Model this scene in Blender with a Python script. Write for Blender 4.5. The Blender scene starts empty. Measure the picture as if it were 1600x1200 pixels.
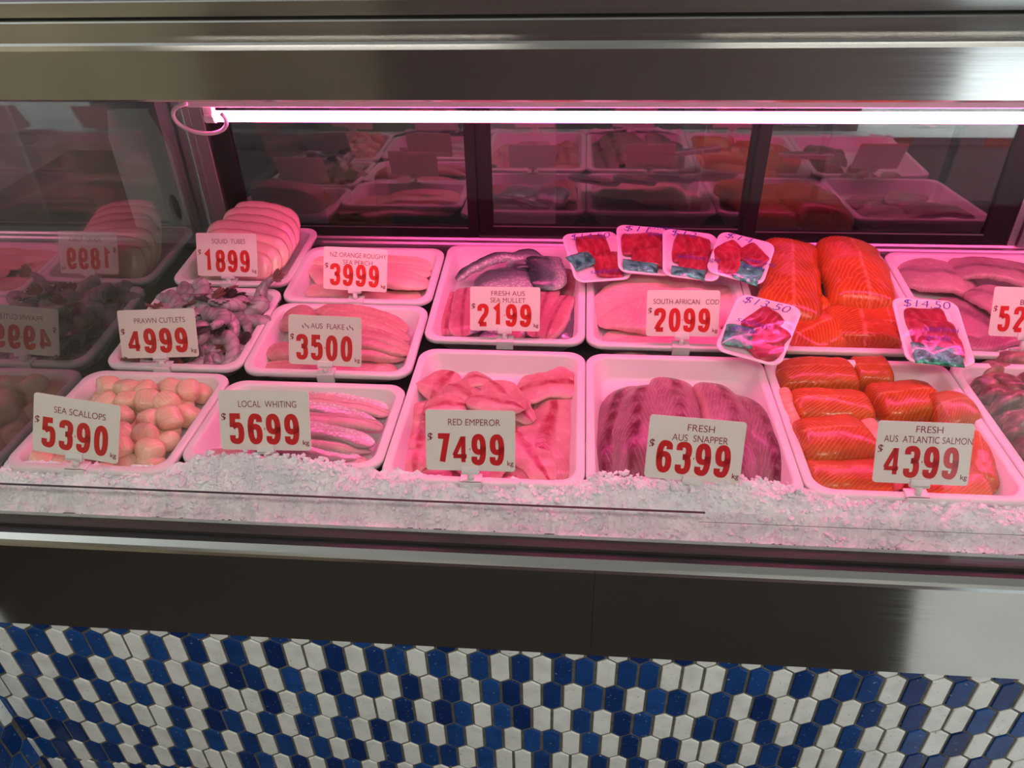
import bpy, math, random
from mathutils import Vector, Matrix, noise

# ------------------------------------------------------------------ units
# The case was measured in units of the eye's height above the tray rims
# (0.68 m).  Everything below is laid out in those units and scaled to metres.
S, RZ = 0.68, 0.86
EYE = Vector((0.0, 0.0, RZ + S))
def V(x, y, z): return Vector((x * S, y * S, RZ + z * S))

# ------------------------------------------------------------------ camera
FPX, PITCH, YAW, ROLL = 1203.4, 0.60503, 0.093885, -0.02452
def cam_axes():
    cy, sy = math.cos(YAW), math.sin(YAW)
    f0 = Vector((-sy, cy, 0)); r = Vector((cy, sy, 0)); up = Vector((0, 0, 1))
    f = math.cos(PITCH) * f0 - math.sin(PITCH) * up
    u = math.cos(PITCH) * up + math.sin(PITCH) * f0
    return (math.cos(ROLL) * r + math.sin(ROLL) * u, -math.sin(ROLL) * r + math.cos(ROLL) * u, f)
CA, CB, CC = cam_axes()
scene = bpy.context.scene
col = scene.collection
cam = bpy.data.cameras.new('camera'); camo = bpy.data.objects.new('camera', cam); col.objects.link(camo)
cam.sensor_width = 36.0; cam.lens = FPX / 1600 * 36.0; cam.clip_start = 0.02
m = Matrix((CA, CB, -CC)).transposed().to_4x4(); m.translation = EYE
camo.matrix_world = m
scene.camera = camo

# ------------------------------------------------------------------ world, exposure
scene.view_settings.view_transform = 'Standard'
scene.view_settings.look = 'None'
scene.view_settings.gamma = 1.0
scene.view_settings.use_curve_mapping = False
scene.view_settings.exposure = 0.0
world = bpy.data.worlds.new('daylight'); scene.world = world; world.use_nodes = True
bg = world.node_tree.nodes['Background']
bg.inputs[0].default_value = (0.86, 0.95, 1.0, 1); bg.inputs[1].default_value = 5.0
LAMP_STRENGTH = 62.0
LAMP_COLOR = (1.0, 0.075, 0.33)
FILL_STRENGTH = 15.5

# ------------------------------------------------------------------ measuring from the photograph
def ray(px, py): return (px - 800) / FPX * CA - (py - 600) / FPX * CB + CC
def hit(px, py, O, n):                      # O, n in case units; camera at (0,0,1)
    d = ray(px, py); e = Vector((0, 0, 1))
    return e + d * ((O - e).dot(n) / d.dot(n))

# ------------------------------------------------------------------ mesh helpers (case units in, metres out)
def obj(name, verts, faces, mat, parent=None, loc=None, mw=None, uvs=None, smooth=True, mats=None, midx=None):
    me = bpy.data.meshes.new(name)
    me.from_pydata([(v[0] * S, v[1] * S, v[2] * S) for v in verts], [], faces)
    for mm in (mats or [mat]): me.materials.append(mm)
    if midx: me.polygons.foreach_set('material_index', midx)
    if smooth: me.polygons.foreach_set('use_smooth', [True] * len(me.polygons))
    if uvs:
        uvl = me.uv_layers.new(name='UVMap')
        for l in me.loops: uvl.data[l.index].uv = uvs[l.vertex_index]
    me.update()
    o = bpy.data.objects.new(name, me); col.objects.link(o)
    if parent is not None: o.parent = parent
    if loc is not None: o.location = loc
    if mw is not None: o.matrix_world = mw
    return o
def empty(name, mw=None, loc=None):
    o = bpy.data.objects.new(name, None); col.objects.link(o); o.empty_display_size = 0.03
    if mw is not None: o.matrix_world = mw
    if loc is not None: o.location = loc
    return o
def tag(o, label, cat, group=None, kind=None):
    o['label'] = label; o['category'] = cat
    if group: o['group'] = group
    if kind: o['kind'] = kind
    return o
def struct(o):
    o['kind'] = 'structure'; return o
def frame(o, x, y, z):                      # matrix from origin (case units) and axes
    mm = Matrix((x, y, z)).transposed().to_4x4(); mm.translation = V(*o); return mm

class MB:
    def __init__(s): s.v = []; s.f = []; s.mi = []
    def add(s, vs, fs, mi=0):
        b = len(s.v); s.v += [tuple(p) for p in vs]; s.f += [tuple(i + b for i in f) for f in fs]; s.mi += [mi] * len(fs)
    def box(s, x0, x1, y0, y1, z0, z1, mi=0):
        s.add([(x0,y0,z0),(x1,y0,z0),(x1,y1,z0),(x0,y1,z0),(x0,y0,z1),(x1,y0,z1),(x1,y1,z1),(x0,y1,z1)],
              [(0,3,2,1),(4,5,6,7),(0,1,5,4),(1,2,6,5),(2,3,7,6),(3,0,4,7)], mi)
    def bar(s, x0, x1, prof, mi=0):         # closed (y,z) profile swept along x
        n = len(prof); vs = [(x0, y, z) for y, z in prof] + [(x1, y, z) for y, z in prof]
        fs = [(i, (i + 1) % n, n + (i + 1) % n, n + i) for i in range(n)] + [tuple(range(n))[::-1], tuple(range(n, 2 * n))]
        s.add(vs, fs, mi)
    def tube(s, pts, r, n=10, mi=0, closed=False):
        pts = [Vector(p) for p in pts]; N = len(pts); rs = r if isinstance(r, (list, tuple)) else [r] * N
        vs = []; ref = Vector((0.3, 0.2, 1)).normalized()
        for i, p in enumerate(pts):
            a = pts[i - 1] if (i or closed) else p; b = pts[(i + 1) % N] if (i < N - 1 or closed) else p
            t = (b - a).normalized(); u = t.cross(ref)
            if u.length < 1e-3: u = t.cross(Vector((1, 0, 0)))
            u.normalize(); w = t.cross(u)
            vs += [p + rs[i] * (math.cos(k * 2 * math.pi / n) * u + math.sin(k * 2 * math.pi / n) * w) for k in range(n)]
        fs = []
        for i in range(N if closed else N - 1):
            j = (i + 1) % N
            fs += [(i * n + k, i * n + (k + 1) % n, j * n + (k + 1) % n, j * n + k) for k in range(n)]
        if not closed: fs += [tuple(range(n))[::-1], tuple(range((N - 1) * n, N * n))]
        s.add(vs, fs, mi)
    def ball(s, c, rx, ry, rz, nu=10, nv=6, mi=0, p=1.0, jit=0.0, rnd=None, M=None):
        sg = lambda a: math.copysign(abs(a) ** p, a)
        vs = []
        for j in range(nv + 1):
            th = math.pi * j / nv
            for i in range(nu):
                ph = 2 * math.pi * i / nu
                k = 1 + (rnd.uniform(-jit, jit) if rnd else 0)
                q = Vector((rx * k * sg(math.sin(th)) * sg(math.cos(ph)), ry * k * sg(math.sin(th)) * sg(math.sin(ph)), rz * k * sg(math.cos(th))))
                if M is not None: q = M @ q
                vs.append(Vector(c) + q)
        fs = [(j * nu + i, (j + 1) * nu + i, (j + 1) * nu + (i + 1) % nu, j * nu + (i + 1) % nu) for j in range(nv) for i in range(nu)]
        s.add(vs, fs, mi)
    def build(s, name, mat, parent=None, smooth=False, mats=None, loc=None, mw=None):
        return obj(name, s.v, s.f, mat, parent, loc=loc, mw=mw, smooth=smooth, mats=mats, midx=s.mi if mats else None)
O0 = V(0, 0, 0)
def bevel(o, w, seg=3):
    b = o.modifiers.new('bevel', 'BEVEL'); b.width = w * S; b.segments = seg; b.limit_method = 'ANGLE'; b.angle_limit = 0.6
    return o

# ------------------------------------------------------------------ materials
class NT:
    def __init__(s, name):
        s.m = bpy.data.materials.new(name); s.m.use_nodes = True; s.t = s.m.node_tree
        s.b = s.t.nodes['Principled BSDF']; s.out = s.t.nodes['Material Output']
    def n(s, typ, **kw):
        x = s.t.nodes.new(typ)
        for k, v in kw.items(): setattr(x, k, v)
        return x
    def put(s, sock, v):
        if isinstance(v, bpy.types.NodeSocket): s.t.links.new(v, sock)
        elif isinstance(v, (tuple, list)) and len(v) == 3 and sock.type == 'RGBA': sock.default_value = (*v, 1)
        else: sock.default_value = v
    def math(s, op, a, b=None, c=None, clamp=False):
        x = s.n('ShaderNodeMath', operation=op); x.use_clamp = clamp
        for i, v in enumerate((a, b, c)):
            if v is not None: s.put(x.inputs[i], v)
        return x.outputs[0]
    def mix(s, f, a, b):
        x = s.n('ShaderNodeMix', data_type='RGBA'); s.put(x.inputs[0], f); s.put(x.inputs[6], a); s.put(x.inputs[7], b); return x.outputs[2]
    def noise(s, vec, scale, detail=3, rough=0.55):
        x = s.n('ShaderNodeTexNoise'); x.inputs['Scale'].default_value = scale; x.inputs['Detail'].default_value = detail; x.inputs['Roughness'].default_value = rough
        if vec is not None: s.put(x.inputs['Vector'], vec)
        return x.outputs['Fac']
    def map(s, vec, scale=(1,1,1), loc=(0,0,0)):
        x = s.n('ShaderNodeMapping'); s.put(x.inputs[0], vec); x.inputs['Scale'].default_value = scale; x.inputs['Location'].default_value = loc; return x.outputs[0]
    def step(s, v, a, b):
        x = s.n('ShaderNodeMapRange', interpolation_type='SMOOTHSTEP'); s.put(x.inputs[0], v); x.inputs[1].default_value = a; x.inputs[2].default_value = b; return x.outputs[0]
    def coord(s, k='Object'): return s.n('ShaderNodeTexCoord').outputs[k]
    def rnd(s): return s.n('ShaderNodeObjectInfo').outputs['Random']
    def bump(s, h, strength=0.3, dist=0.002):
        x = s.n('ShaderNodeBump'); x.inputs['Strength'].default_value = strength; x.inputs['Distance'].default_value = dist
        s.put(x.inputs['Height'], h); s.put(s.b.inputs['Normal'], x.outputs[0])
    def set(s, **kw):
        for k, v in kw.items(): s.put(s.b.inputs[k.replace('_', ' ')], v)
        return s.m
def plain(name, colr, rough=0.5, metal=0.0, spec=0.5, nscale=0, namt=0.12):
    t = NT(name)
    c = colr
    if nscale:
        f = t.noise(t.coord(), nscale, 4); c = t.mix(t.step(f, 0.3, 0.7), tuple(k * (1 - namt) for k in colr), tuple(min(1, k * (1 + namt)) for k in colr))
    return t.set(Base_Color=c, Roughness=rough, Metallic=metal, Specular_IOR_Level=spec)

def steel(name, colr=(0.62, 0.61, 0.59), rough=0.13, aniso=0.5, streak=1.0):
    t = NT(name); oc = t.coord()
    f = t.noise(t.map(oc, (1.2, 260, 260)), 1.0, 4)
    f2 = t.noise(t.map(oc, (3, 9, 9)), 1.0, 3)
    tg = t.n('ShaderNodeTangent', direction_type='RADIAL', axis='X')
    t.set(Base_Color=t.mix(t.math('MULTIPLY', f2, 0.5), colr, tuple(k * 0.86 for k in colr)), Metallic=1.0,
          Roughness=t.math('ADD', rough - 0.05, t.math('MULTIPLY', f, 0.1)), Anisotropic=aniso)
    t.put(t.b.inputs['Tangent'], tg.outputs[0])
    t.bump(f, 0.05 * streak, 0.0004)
    return t.m
def thin_glass(name, f0=0.04, tint=(0.96, 0.98, 0.97), rough=0.0, smear=0.0):
    t = NT(name); lw = t.n('ShaderNodeLayerWeight'); lw.inputs[0].default_value = 0.5
    sch = t.math('POWER', lw.outputs['Facing'], 5.0)
    fac = t.math('MULTIPLY_ADD', sch, 1 - f0, f0, clamp=True)
    tr = t.n('ShaderNodeBsdfTransparent'); tr.inputs[0].default_value = (*tint, 1)
    gl = t.n('ShaderNodeBsdfGlossy'); gl.inputs['Roughness'].default_value = rough; gl.inputs[0].default_value = (1, 1, 1, 1)
    mx = t.n('ShaderNodeMixShader'); t.put(mx.inputs[0], fac); t.put(mx.inputs[1], tr.outputs[0]); t.put(mx.inputs[2], gl.outputs[0])
    t.put(t.out.inputs[0], mx.outputs[0]); return t.m
def emit(name, colr, strength):
    t = NT(name); t.b.inputs['Emission Color'].default_value = (*colr, 1); t.b.inputs['Emission Strength'].default_value = strength
    t.b.inputs['Base Color'].default_value = (0.8, 0.8, 0.8, 1); return t.m

MT = dict(
    steel=steel('brushed_steel'), steel_dark=steel('dull_steel', (0.30, 0.29, 0.28), 0.36, 0.4),
    steel_rough=steel('galvanised_steel', (0.52, 0.50, 0.50), 0.42, 0.2),
    liner=plain('dark_liner', (0.022, 0.018, 0.019), 0.55), ledge=plain('stained_ledge', (0.050, 0.044, 0.043), 0.45, 0.0, 0.15),
    black=plain('black_rubber', (0.012, 0.011, 0.012), 0.5), frame=plain('black_frame', (0.010, 0.008, 0.010), 0.45, 0.0, 0.2),
    tray=plain('white_plastic', (0.82, 0.79, 0.79), 0.38, nscale=6, namt=0.02),
    foam=plain('white_foam', (0.88, 0.86, 0.86), 0.55, nscale=40, namt=0.02),
    card=plain('card_white', (0.80, 0.77, 0.70), 0.45), clip=plain('clip_plastic', (0.82, 0.82, 0.80), 0.3),
    name_ink=plain('maroon_ink', (0.26, 0.010, 0.03), 0.5), price_ink=plain('red_ink', (0.60, 0.006, 0.011), 0.4),
    pen=plain('blue_pen_ink', (0.03, 0.03, 0.32), 0.5),
    glass=thin_glass('front_glass_clear', 0.032, (0.985, 0.99, 0.985)), mirror_glass=thin_glass('double_glazing', 0.16, (0.62, 0.62, 0.62)),
    end_glass=thin_glass('end_glazing', 0.19, (0.5, 0.5, 0.5)),
    film=thin_glass('cling_film', 0.05, (0.97, 0.97, 0.97), 0.16),
    tube=emit('pink_lamp_light', LAMP_COLOR, LAMP_STRENGTH),
    pinkwhite=plain('white_enamel', (0.8, 0.78, 0.78), 0.4),
    wall_beige=plain('beige_paint', (0.42, 0.38, 0.26), 0.7, nscale=3), wall_facade=plain('grey_render', (0.22, 0.23, 0.225), 0.85, nscale=2, namt=0.3), wall_grey=plain('grey_beige_paint', (0.24, 0.205, 0.155), 0.7, nscale=3), wall_dark=plain('dark_paint', (0.10, 0.07, 0.068), 0.7, nscale=3),
    ceiling=plain('ceiling_paint', (0.55, 0.54, 0.5), 0.8), floor=plain('pale_floor', (0.78, 0.80, 0.79), 0.55, nscale=4),
    mat=plain('reflection_mat_dark', (0.030, 0.022, 0.019), 0.85, nscale=60, namt=0.3),
    fill_panel=emit('fill_light', (1.0, 0.96, 0.86), FILL_STRENGTH),
    carton=plain('brown_cardboard', (0.30, 0.19, 0.09), 0.8, nscale=12), board=plain('white_board_paint', (0.86, 0.84, 0.80), 0.6),
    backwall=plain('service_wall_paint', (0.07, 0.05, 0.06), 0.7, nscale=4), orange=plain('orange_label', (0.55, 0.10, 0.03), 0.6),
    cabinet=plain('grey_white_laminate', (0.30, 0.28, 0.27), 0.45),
)
def ice_mat():
    t = NT('crushed_ice'); oc = t.coord(); f = t.noise(oc, 90, 3); g = t.noise(oc, 25, 2)
    t.set(Base_Color=t.mix(t.step(g, 0.35, 0.7), (0.80, 0.83, 0.86), (0.93, 0.95, 0.97)), Roughness=0.22, Specular_IOR_Level=0.6)
    t.bump(f, 0.6, 0.004); return t.m
MT['ice'] = ice_mat()

def flesh(name, base, deep, pale=None, stripe=None, nstr=26, chev=0.6, samt=0.5, line=None, lw=0.05, lpos=0.5, lamt=0.8, rough=0.26, spec=0.6, blotch=9.0, wob=0.03, bumpy=0.35, edge=None, hue=0.1):
    """Raw fish: muscle bands run across the fillet and bend at the midline, a dark bloodline runs along it."""
    t = NT(name); uv = t.coord('UV'); oc = t.coord()
    sx = t.n('ShaderNodeSeparateXYZ'); t.put(sx.inputs[0], uv); u, v = sx.outputs[0], sx.outputs[1]
    big = t.noise(oc, blotch / S, 3); fine = t.noise(oc, 60 / S, 4)
    wn = t.math('MULTIPLY', t.math('SUBTRACT', t.noise(oc, 16 / S, 2), 0.5), wob * 2)
    dv = t.math('ABSOLUTE', t.math('SUBTRACT', t.math('ADD', v, wn), lpos))
    c = t.mix(t.step(big, 0.32, 0.72), deep, base)
    if pale: c = t.mix(t.math('MULTIPLY', t.step(fine, 0.5, 0.75), 0.5), c, pale)
    h = fine
    if stripe:
        ph = t.math('MULTIPLY', t.math('ADD', t.math('ADD', u, t.math('MULTIPLY', dv, chev)), wn), nstr * 2 * math.pi)
        w = t.step(t.math('SINE', ph), 0.35, 0.95)
        c = t.mix(t.math('MULTIPLY', w, samt), c, stripe); h = t.math('ADD', t.math('MULTIPLY', w, 0.6), fine)
    if line:
        k = t.math('SUBTRACT', 1.0, t.step(dv, lw * 0.2, lw)); k = t.math('MULTIPLY', k, t.step(t.noise(oc, 30 / S, 3), 0.25, 0.6))
        c = t.mix(t.math('MULTIPLY', k, lamt), c, line)
    if edge:
        e = t.step(t.math('ABSOLUTE', t.math('SUBTRACT', v, 0.5)), 0.36, 0.5); c = t.mix(t.math('MULTIPLY', e, 0.7), c, edge)
    hs = t.n('ShaderNodeHueSaturation'); t.put(hs.inputs['Color'], c)
    t.put(hs.inputs['Value'], t.math('MULTIPLY_ADD', t.rnd(), hue * 2, 1 - hue))
    t.set(Base_Color=hs.outputs[0], Roughness=rough, Specular_IOR_Level=spec)
    t.bump(h, bumpy, 0.0012); return t.m
FL = dict(
    emperor=flesh('red_emperor_flesh', (0.70, 0.37, 0.37), (0.56, 0.20, 0.22), (0.85, 0.52, 0.48), (0.85, 0.55, 0.52), 30, 0.8, 0.30, (0.36, 0.012, 0.035), 0.11, lamt=0.9, wob=0.06, edge=(0.84, 0.50, 0.44), bumpy=0.5),
    roughy=flesh('orange_roughy_flesh', (0.84, 0.60, 0.50), (0.76, 0.46, 0.38), (0.9, 0.7, 0.62), (0.9, 0.7, 0.62), 18, 0.4, 0.25, (0.72, 0.36, 0.27), 0.10, lamt=0.4),
    flake=flesh('flake_flesh', (0.62, 0.36, 0.32), (0.50, 0.25, 0.24), (0.72, 0.48, 0.42), (0.7, 0.45, 0.4), 14, 0.2, 0.15, (0.45, 0.16, 0.16), 0.10, lamt=0.4),
    snapper=flesh('snapper_flesh', (0.36, 0.18, 0.21), (0.24, 0.09, 0.12), (0.46, 0.28, 0.32), (0.54, 0.36, 0.38), 13, 1.1, 0.32, (0.11, 0.002, 0.015), 0.15, lamt=1.0, edge=(0.58, 0.30, 0.30), wob=0.05, bumpy=0.6),
    salmon=flesh('salmon_flesh', (0.56, 0.125, 0.008), (0.40, 0.058, 0.004), (0.66, 0.18, 0.022), (0.78, 0.31, 0.10), 15, 0.9, 0.32, (0.80, 0.34, 0.18), 0.03, lamt=0.45, wob=0.045, rough=0.22, blotch=6),
    salmon_pale=flesh('salmon_belly', (0.84, 0.42, 0.30), (0.78, 0.30, 0.18), (0.9, 0.55, 0.45), (0.9, 0.6, 0.5), 10, 0.2, 0.3),
    cod=flesh('cod_flesh', (0.76, 0.47, 0.46), (0.68, 0.36, 0.35), (0.82, 0.56, 0.52), (0.82, 0.58, 0.55), 20, 0.6, 0.25, (0.58, 0.25, 0.25), 0.05, lamt=0.5),
    barra=flesh('barramundi_flesh', (0.46, 0.27, 0.28), (0.30, 0.19, 0.19), (0.58, 0.38, 0.38), (0.58, 0.38, 0.4), 26, 0.7, 0.3, (0.14, 0.10, 0.10), 0.10, lamt=0.75),
    mullet=flesh('mullet_flesh', (0.56, 0.23, 0.25), (0.42, 0.13, 0.16), (0.66, 0.36, 0.36), (0.62, 0.34, 0.36), 28, 0.8, 0.3, (0.20, 0.02, 0.05), 0.09, lamt=0.7, edge=(0.66, 0.42, 0.42)),
    squid=flesh('squid_flesh', (0.86, 0.78, 0.58), (0.80, 0.66, 0.48), (0.9, 0.84, 0.68), None, rough=0.22, blotch=5, bumpy=0.15, hue=0.10, edge=(0.56, 0.34, 0.28)),  # darker edge colour paints the shade between the stacked tubes
    scallop=flesh('scallop_flesh', (0.80, 0.62, 0.43), (0.74, 0.50, 0.33), (0.86, 0.72, 0.55), (0.86, 0.74, 0.58), 9, 0.0, 0.3, rough=0.24, blotch=14, bumpy=0.25, hue=0.08),
    prawn=flesh('prawn_flesh', (0.42, 0.40, 0.39), (0.27, 0.25, 0.26), (0.56, 0.53, 0.50), (0.17, 0.14, 0.15), 6, 0.25, 0.45, rough=0.22, blotch=18, hue=0.25),
    shell=flesh('shellfish_shell', (0.42, 0.22, 0.15), (0.10, 0.075, 0.065), (0.55, 0.33, 0.25), (0.50, 0.30, 0.24), 4, 0.2, 0.2, (0.06, 0.045, 0.04), 0.16, lamt=0.6, rough=0.3, blotch=11, hue=0.3, wob=0.06),
    tuna=flesh('tuna_flesh', (0.42, 0.030, 0.055), (0.24, 0.010, 0.024), (0.55, 0.12, 0.13), (0.60, 0.20, 0.22), 4, 0.4, 0.16, rough=0.2, blotch=24, wob=0.12),
)
def skin(name, dark, midc, pale, d0, d1, scale=140, metal=0.35, lat=False):
    t = NT(name); uv = t.coord('UV'); oc = t.coord()
    sx = t.n('ShaderNodeSeparateXYZ'); t.put(sx.inputs[0], uv); v = sx.outputs[1]
    w = t.math('ADD', t.math('SUBTRACT', 1.0, v) if lat else v, t.math('MULTIPLY', t.math('SUBTRACT', t.noise(oc, 20 / S, 2), 0.5), 0.12))
    c = t.mix(t.step(w, d0, (d0 + d1) / 2), dark, midc); c = t.mix(t.step(w, (d0 + d1) / 2, d1), c, pale)
    vo = t.n('ShaderNodeTexVoronoi'); vo.inputs['Scale'].default_value = scale / S; t.put(vo.inputs['Vector'], oc)
    c = t.mix(t.math('MULTIPLY', t.step(vo.outputs['Distance'], 0.25, 0.6), 0.45), c, tuple(k * 0.45 for k in midc))
    t.set(Base_Color=c, Roughness=0.25, Metallic=metal, Specular_IOR_Level=0.7); t.bump(vo.outputs['Distance'], 0.4, 0.001); return t.m
FL['mullet_skin'] = skin('mullet_skin', (0.018, 0.034, 0.040), (0.11, 0.17, 0.17), (0.58, 0.62, 0.60), 0.15, 0.85, metal=0.08, lat=True)
FL['mullet_silver'] = skin('mullet_silver_skin', (0.06, 0.07, 0.09), (0.34, 0.36, 0.40), (0.60, 0.60, 0.60), 0.1, 0.9, metal=0.6)
FL['whiting'] = skin('whiting_skin', (0.30, 0.23, 0.21), (0.60, 0.55, 0.53), (0.92, 0.90, 0.88), 0.05, 0.75, 170, 0.15)
FL['whiting_flesh'] = flesh('whiting_flesh', (0.66, 0.42, 0.40), (0.52, 0.32, 0.31), (0.76, 0.6, 0.56), (0.76, 0.6, 0.56), 24, 0.6, 0.3, (0.4, 0.2, 0.2), 0.07)
MT['tail'] = plain('prawn_tail_shell', (0.035, 0.022, 0.025), 0.3, nscale=60, namt=0.4)
MT['tail_brown'] = plain('prawn_tail_brown', (0.16, 0.055, 0.045), 0.3, nscale=60, namt=0.4)
def foil():
    t = NT('green_foil'); oc = t.coord(); f = t.noise(oc, 70, 3)
    t.set(Base_Color=t.mix(t.step(f, 0.35, 0.65), (0.008, 0.20, 0.11), (0.10, 0.70, 0.45)), Roughness=0.22, Metallic=0.35); t.bump(f, 0.9, 0.006); return t.m
MT['foil'] = foil()
def tilemat(name, a, b, speck, amt, rough=0.26):
    t = NT(name); oc = t.coord(); g = t.n('ShaderNodeNewGeometry').outputs['Random Per Island']
    f = t.noise(oc, 160, 2); h = t.noise(oc, 28, 3)
    c = t.mix(g, a, b); c = t.mix(t.math('MULTIPLY', t.step(h, 0.4, 0.7), 0.35), c, tuple(k * 0.6 for k in a))
    c = t.mix(t.math('MULTIPLY', t.step(f, 0.66, 0.72), amt), c, speck)
    t.set(Base_Color=c, Roughness=rough, Specular_IOR_Level=0.28); t.bump(h, 0.12, 0.002); return t.m
MT['tile_white'] = tilemat('white_glazed_tile', (0.84, 0.855, 0.82), (0.90, 0.915, 0.89), (0.2, 0.19, 0.17), 0.6)
MT['tile_blue'] = tilemat('blue_glazed_tile', (0.006, 0.026, 0.135), (0.016, 0.085, 0.32), (0.34, 0.42, 0.46), 0.8)
MT['grout'] = plain('grey_grout', (0.15, 0.14, 0.115), 0.9, nscale=80, namt=0.25)

# ================================================================== room
FZ = -RZ / S                                  # floor level in case units
def room_box(name, x0, x1, y0, y1, z0, z1, mat):   # metres
    b = MB(); b.box(x0 / S, x1 / S, y0 / S, y1 / S, (z0 - RZ) / S, (z1 - RZ) / S)
    return struct(b.build(name, MT[mat], loc=O0))
room_box('wall_far', -1.0, 9.0, -6.3, -6.1, 0, 3.6, 'wall_facade')
room_box('wall_across', 8.8, 9.0, -6.1, 2.5, 0, 3.6, 'wall_facade')
room_box('floor', -3.2, 9.0, -6.1, 3.2, -0.05, 0.0, 'floor')
room_box('ceiling', -3.2, 3.3, -2.2, 3.2, 2.75, 2.85, 'ceiling')
room_box('wall_left', -2.0, -1.9, -2.2, 0.62, 0, 2.75, 'wall_beige')
room_box('glare_block_1', 1.8, 3.3, -2.3, -2.2, 1.75, 2.75, 'wall_dark')  # added dark panels out of view, cutting high daylight glare off the front glass
room_box('glare_block_2', 3.2, 3.3, -2.2, 0.7, 1.75, 2.75, 'wall_dark')
room_box('wall_near_2', -2.0, -1.0, -2.19, -2.15, 0, 2.75, 'wall_grey')
room_box('wall_near', -2.0, 1.8, -2.3, -2.2, 0, 2.75, 'wall_dark')
room_box('wall_back', -3.2, 3.3, 2.45, 2.55, 0, 2.75, 'backwall')
room_box('wall_right', 3.2, 3.3, 0.7, 2.45, 0, 2.75, 'wall_beige')
b = MB(); b.add([(x, y, z_) for z_ in (FZ, FZ + 0.012) for x, y in ((-2.7, -2.0), (2.13, -2.0), (0.841, 0.88), (-2.7, 0.88))], [(0, 3, 2, 1), (4, 5, 6, 7), (0, 1, 5, 4), (1, 2, 6, 5), (2, 3, 7, 6), (3, 0, 4, 7)])  # added out of view; its slanted edge shapes the dark reflection in the apron
tag(bevel(b.build('reflection_mat', MT['mat'], loc=O0), 0.006), 'added unseen dark mat, shaped to darken the reflection in the steel apron', 'mat')
for i, (x, y) in enumerate(((-0.9, -0.75), (1.1, -0.75))):  # added lamps out of view, brightening the tiles and cards
    t = empty('fill_light', loc=Vector((x, y, 2.75)))
    tag(t, 'added unseen fill light over the ' + ('beige wall end' if i == 0 else 'daylight end') + ' of the shop', 'ceiling light', 'added fill lights')
    b = MB(); b.box(-0.95, 0.95, -0.24, 0.24, -0.07, 0.0); b.build('housing', MT['pinkwhite'], t)
    b = MB(); b.box(-0.92, 0.92, -0.21, 0.21, -0.085, -0.0705); b.build('diffuser', MT['fill_panel'], t)

# ------------------------------------------------------------------ tiled counter front
TW, TG, TS, TT, RP = 0.0426, 0.0032, 0.0722, 0.0133, 0.0855
ROWS = {0: (0.5, "BWBWBWBWWBBWBWBWBWBWBWBWBWWBWBWBWBWBWBWBWBWBWBWBW"),
        1: (0.0, "WBBWBBWWBWBWBWBWWBWBBWBWBWBWBBWBBWWWBBWBWBBWBWBWBW"),
        2: (-0.5, "WBWBBWBWBWBWBBWBWBWBWBWBWBBWBWBBWBBWBWBWWBWBWBWWBWB"),
        3: (-1.0, "WBWBWBWBWBWBWWBWBWBWWBWBBWBBWWBWBBWWBBWBWBWBWWBWBWBW"),
        4: (-1.5, "WBBWBWBWWBWBBWBWBWBWBWBWBWBWBBWBWBWBWWBWBBWWBWWBBWBW"),
        5: (-1.0, "WBBWBWBWBWBWBWBWBWBWBWBBWBWWBWWBWBWBWBWBBWBWBWBW"),
        6: (-0.5, "BWBBWBWBWWWBBWBWBBWBWBWWBWBBWBWBWBBWBWWBWBWBWWBWB")}
def tile(mb, cx, cz, mi, to3, lo=None, hi=None, zmax=None):
    w = TW / 2 - TG; t = TS / 2 + TT - TG * 1.18; s = t - TT / (TW / 2) * w
    def clip(poly, f):                        # keep f(p) >= 0
        out = []
        for i in range(len(poly)):
            p, q = poly[i], poly[(i + 1) % len(poly)]; a, c = f(p), f(q)
            if a >= 0: out.append(p)
            if (a >= 0) != (c >= 0): k = a / (a - c); out.append((p[0] + k * (q[0] - p[0]), p[1] + k * (q[1] - p[1])))
        return out
    poly = [(cx - w, cz - s), (cx, cz - t), (cx + w, cz - s), (cx + w, cz + s), (cx, cz + t), (cx - w, cz + s)]
    if lo is not None: poly = clip(poly, lambda p: p[0] - lo)
    if hi is not None: poly = clip(poly, lambda p: hi - p[0])
    if zmax is not None: poly = clip(poly, lambda p: zmax - p[1])
    if len(poly) < 3: return
    mx = sum(p[0] for p in poly) / len(poly); mz = sum(p[1] for p in poly) / len(poly); n = len(poly)
    k = 0.93
    inn = [(mx + (p[0] - mx) * (0.93), mz + (p[1] - mz) * (0.965)) for p in poly]
    vs = [to3(p[0], p[1], 0) for p in poly] + [to3(p[0], p[1], 0.0022) for p in poly] + [to3(p[0], p[1], 0.0034) for p in inn]
    fs = [(i, (i + 1) % n, n + (i + 1) % n, n + i) for i in range(n)] + [(n + i, n + (i + 1) % n, 2 * n + (i + 1) % n, 2 * n + i) for i in range(n)]
    fs.append(tuple(range(2 * n, 3 * n)))
    mb.add(vs, fs, mi)
YW, XC, ZA = 0.95, -1.293, -0.296
random.seed(5)
mb = MB(); mb.box(XC, 2.4, YW, YW + 0.10, FZ, ZA, 0)
for r in range(0, 12):
    off, sq = ROWS.get(r, (0.5 * (r % 2), ''))
    zc = -0.3585 - RP * (r - 1)
    for c in range(-4, 85):
        x = -0.0854 + TW * (c + off - 26)
        if x < XC - TW or x > 2.4: continue
        if 0 <= c < len(sq): ch = sq[c]
        else: ch = 'WB'[(c + (random.random() < 0.2)) % 2]
        tile(mb, x, zc, 1 if ch == 'W' else 2, lambda a, z, d: (a, YW - d, z), lo=XC + 0.002, zmax=ZA - 0.001)
struct(mb.build('wall_front', None, mats=[MT['grout'], MT['tile_white'], MT['tile_blue']], loc=O0))
mb = MB(); mb.box(XC - 0.10, XC, 0.83, YW + 0.10, FZ, ZA, 0)
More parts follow.
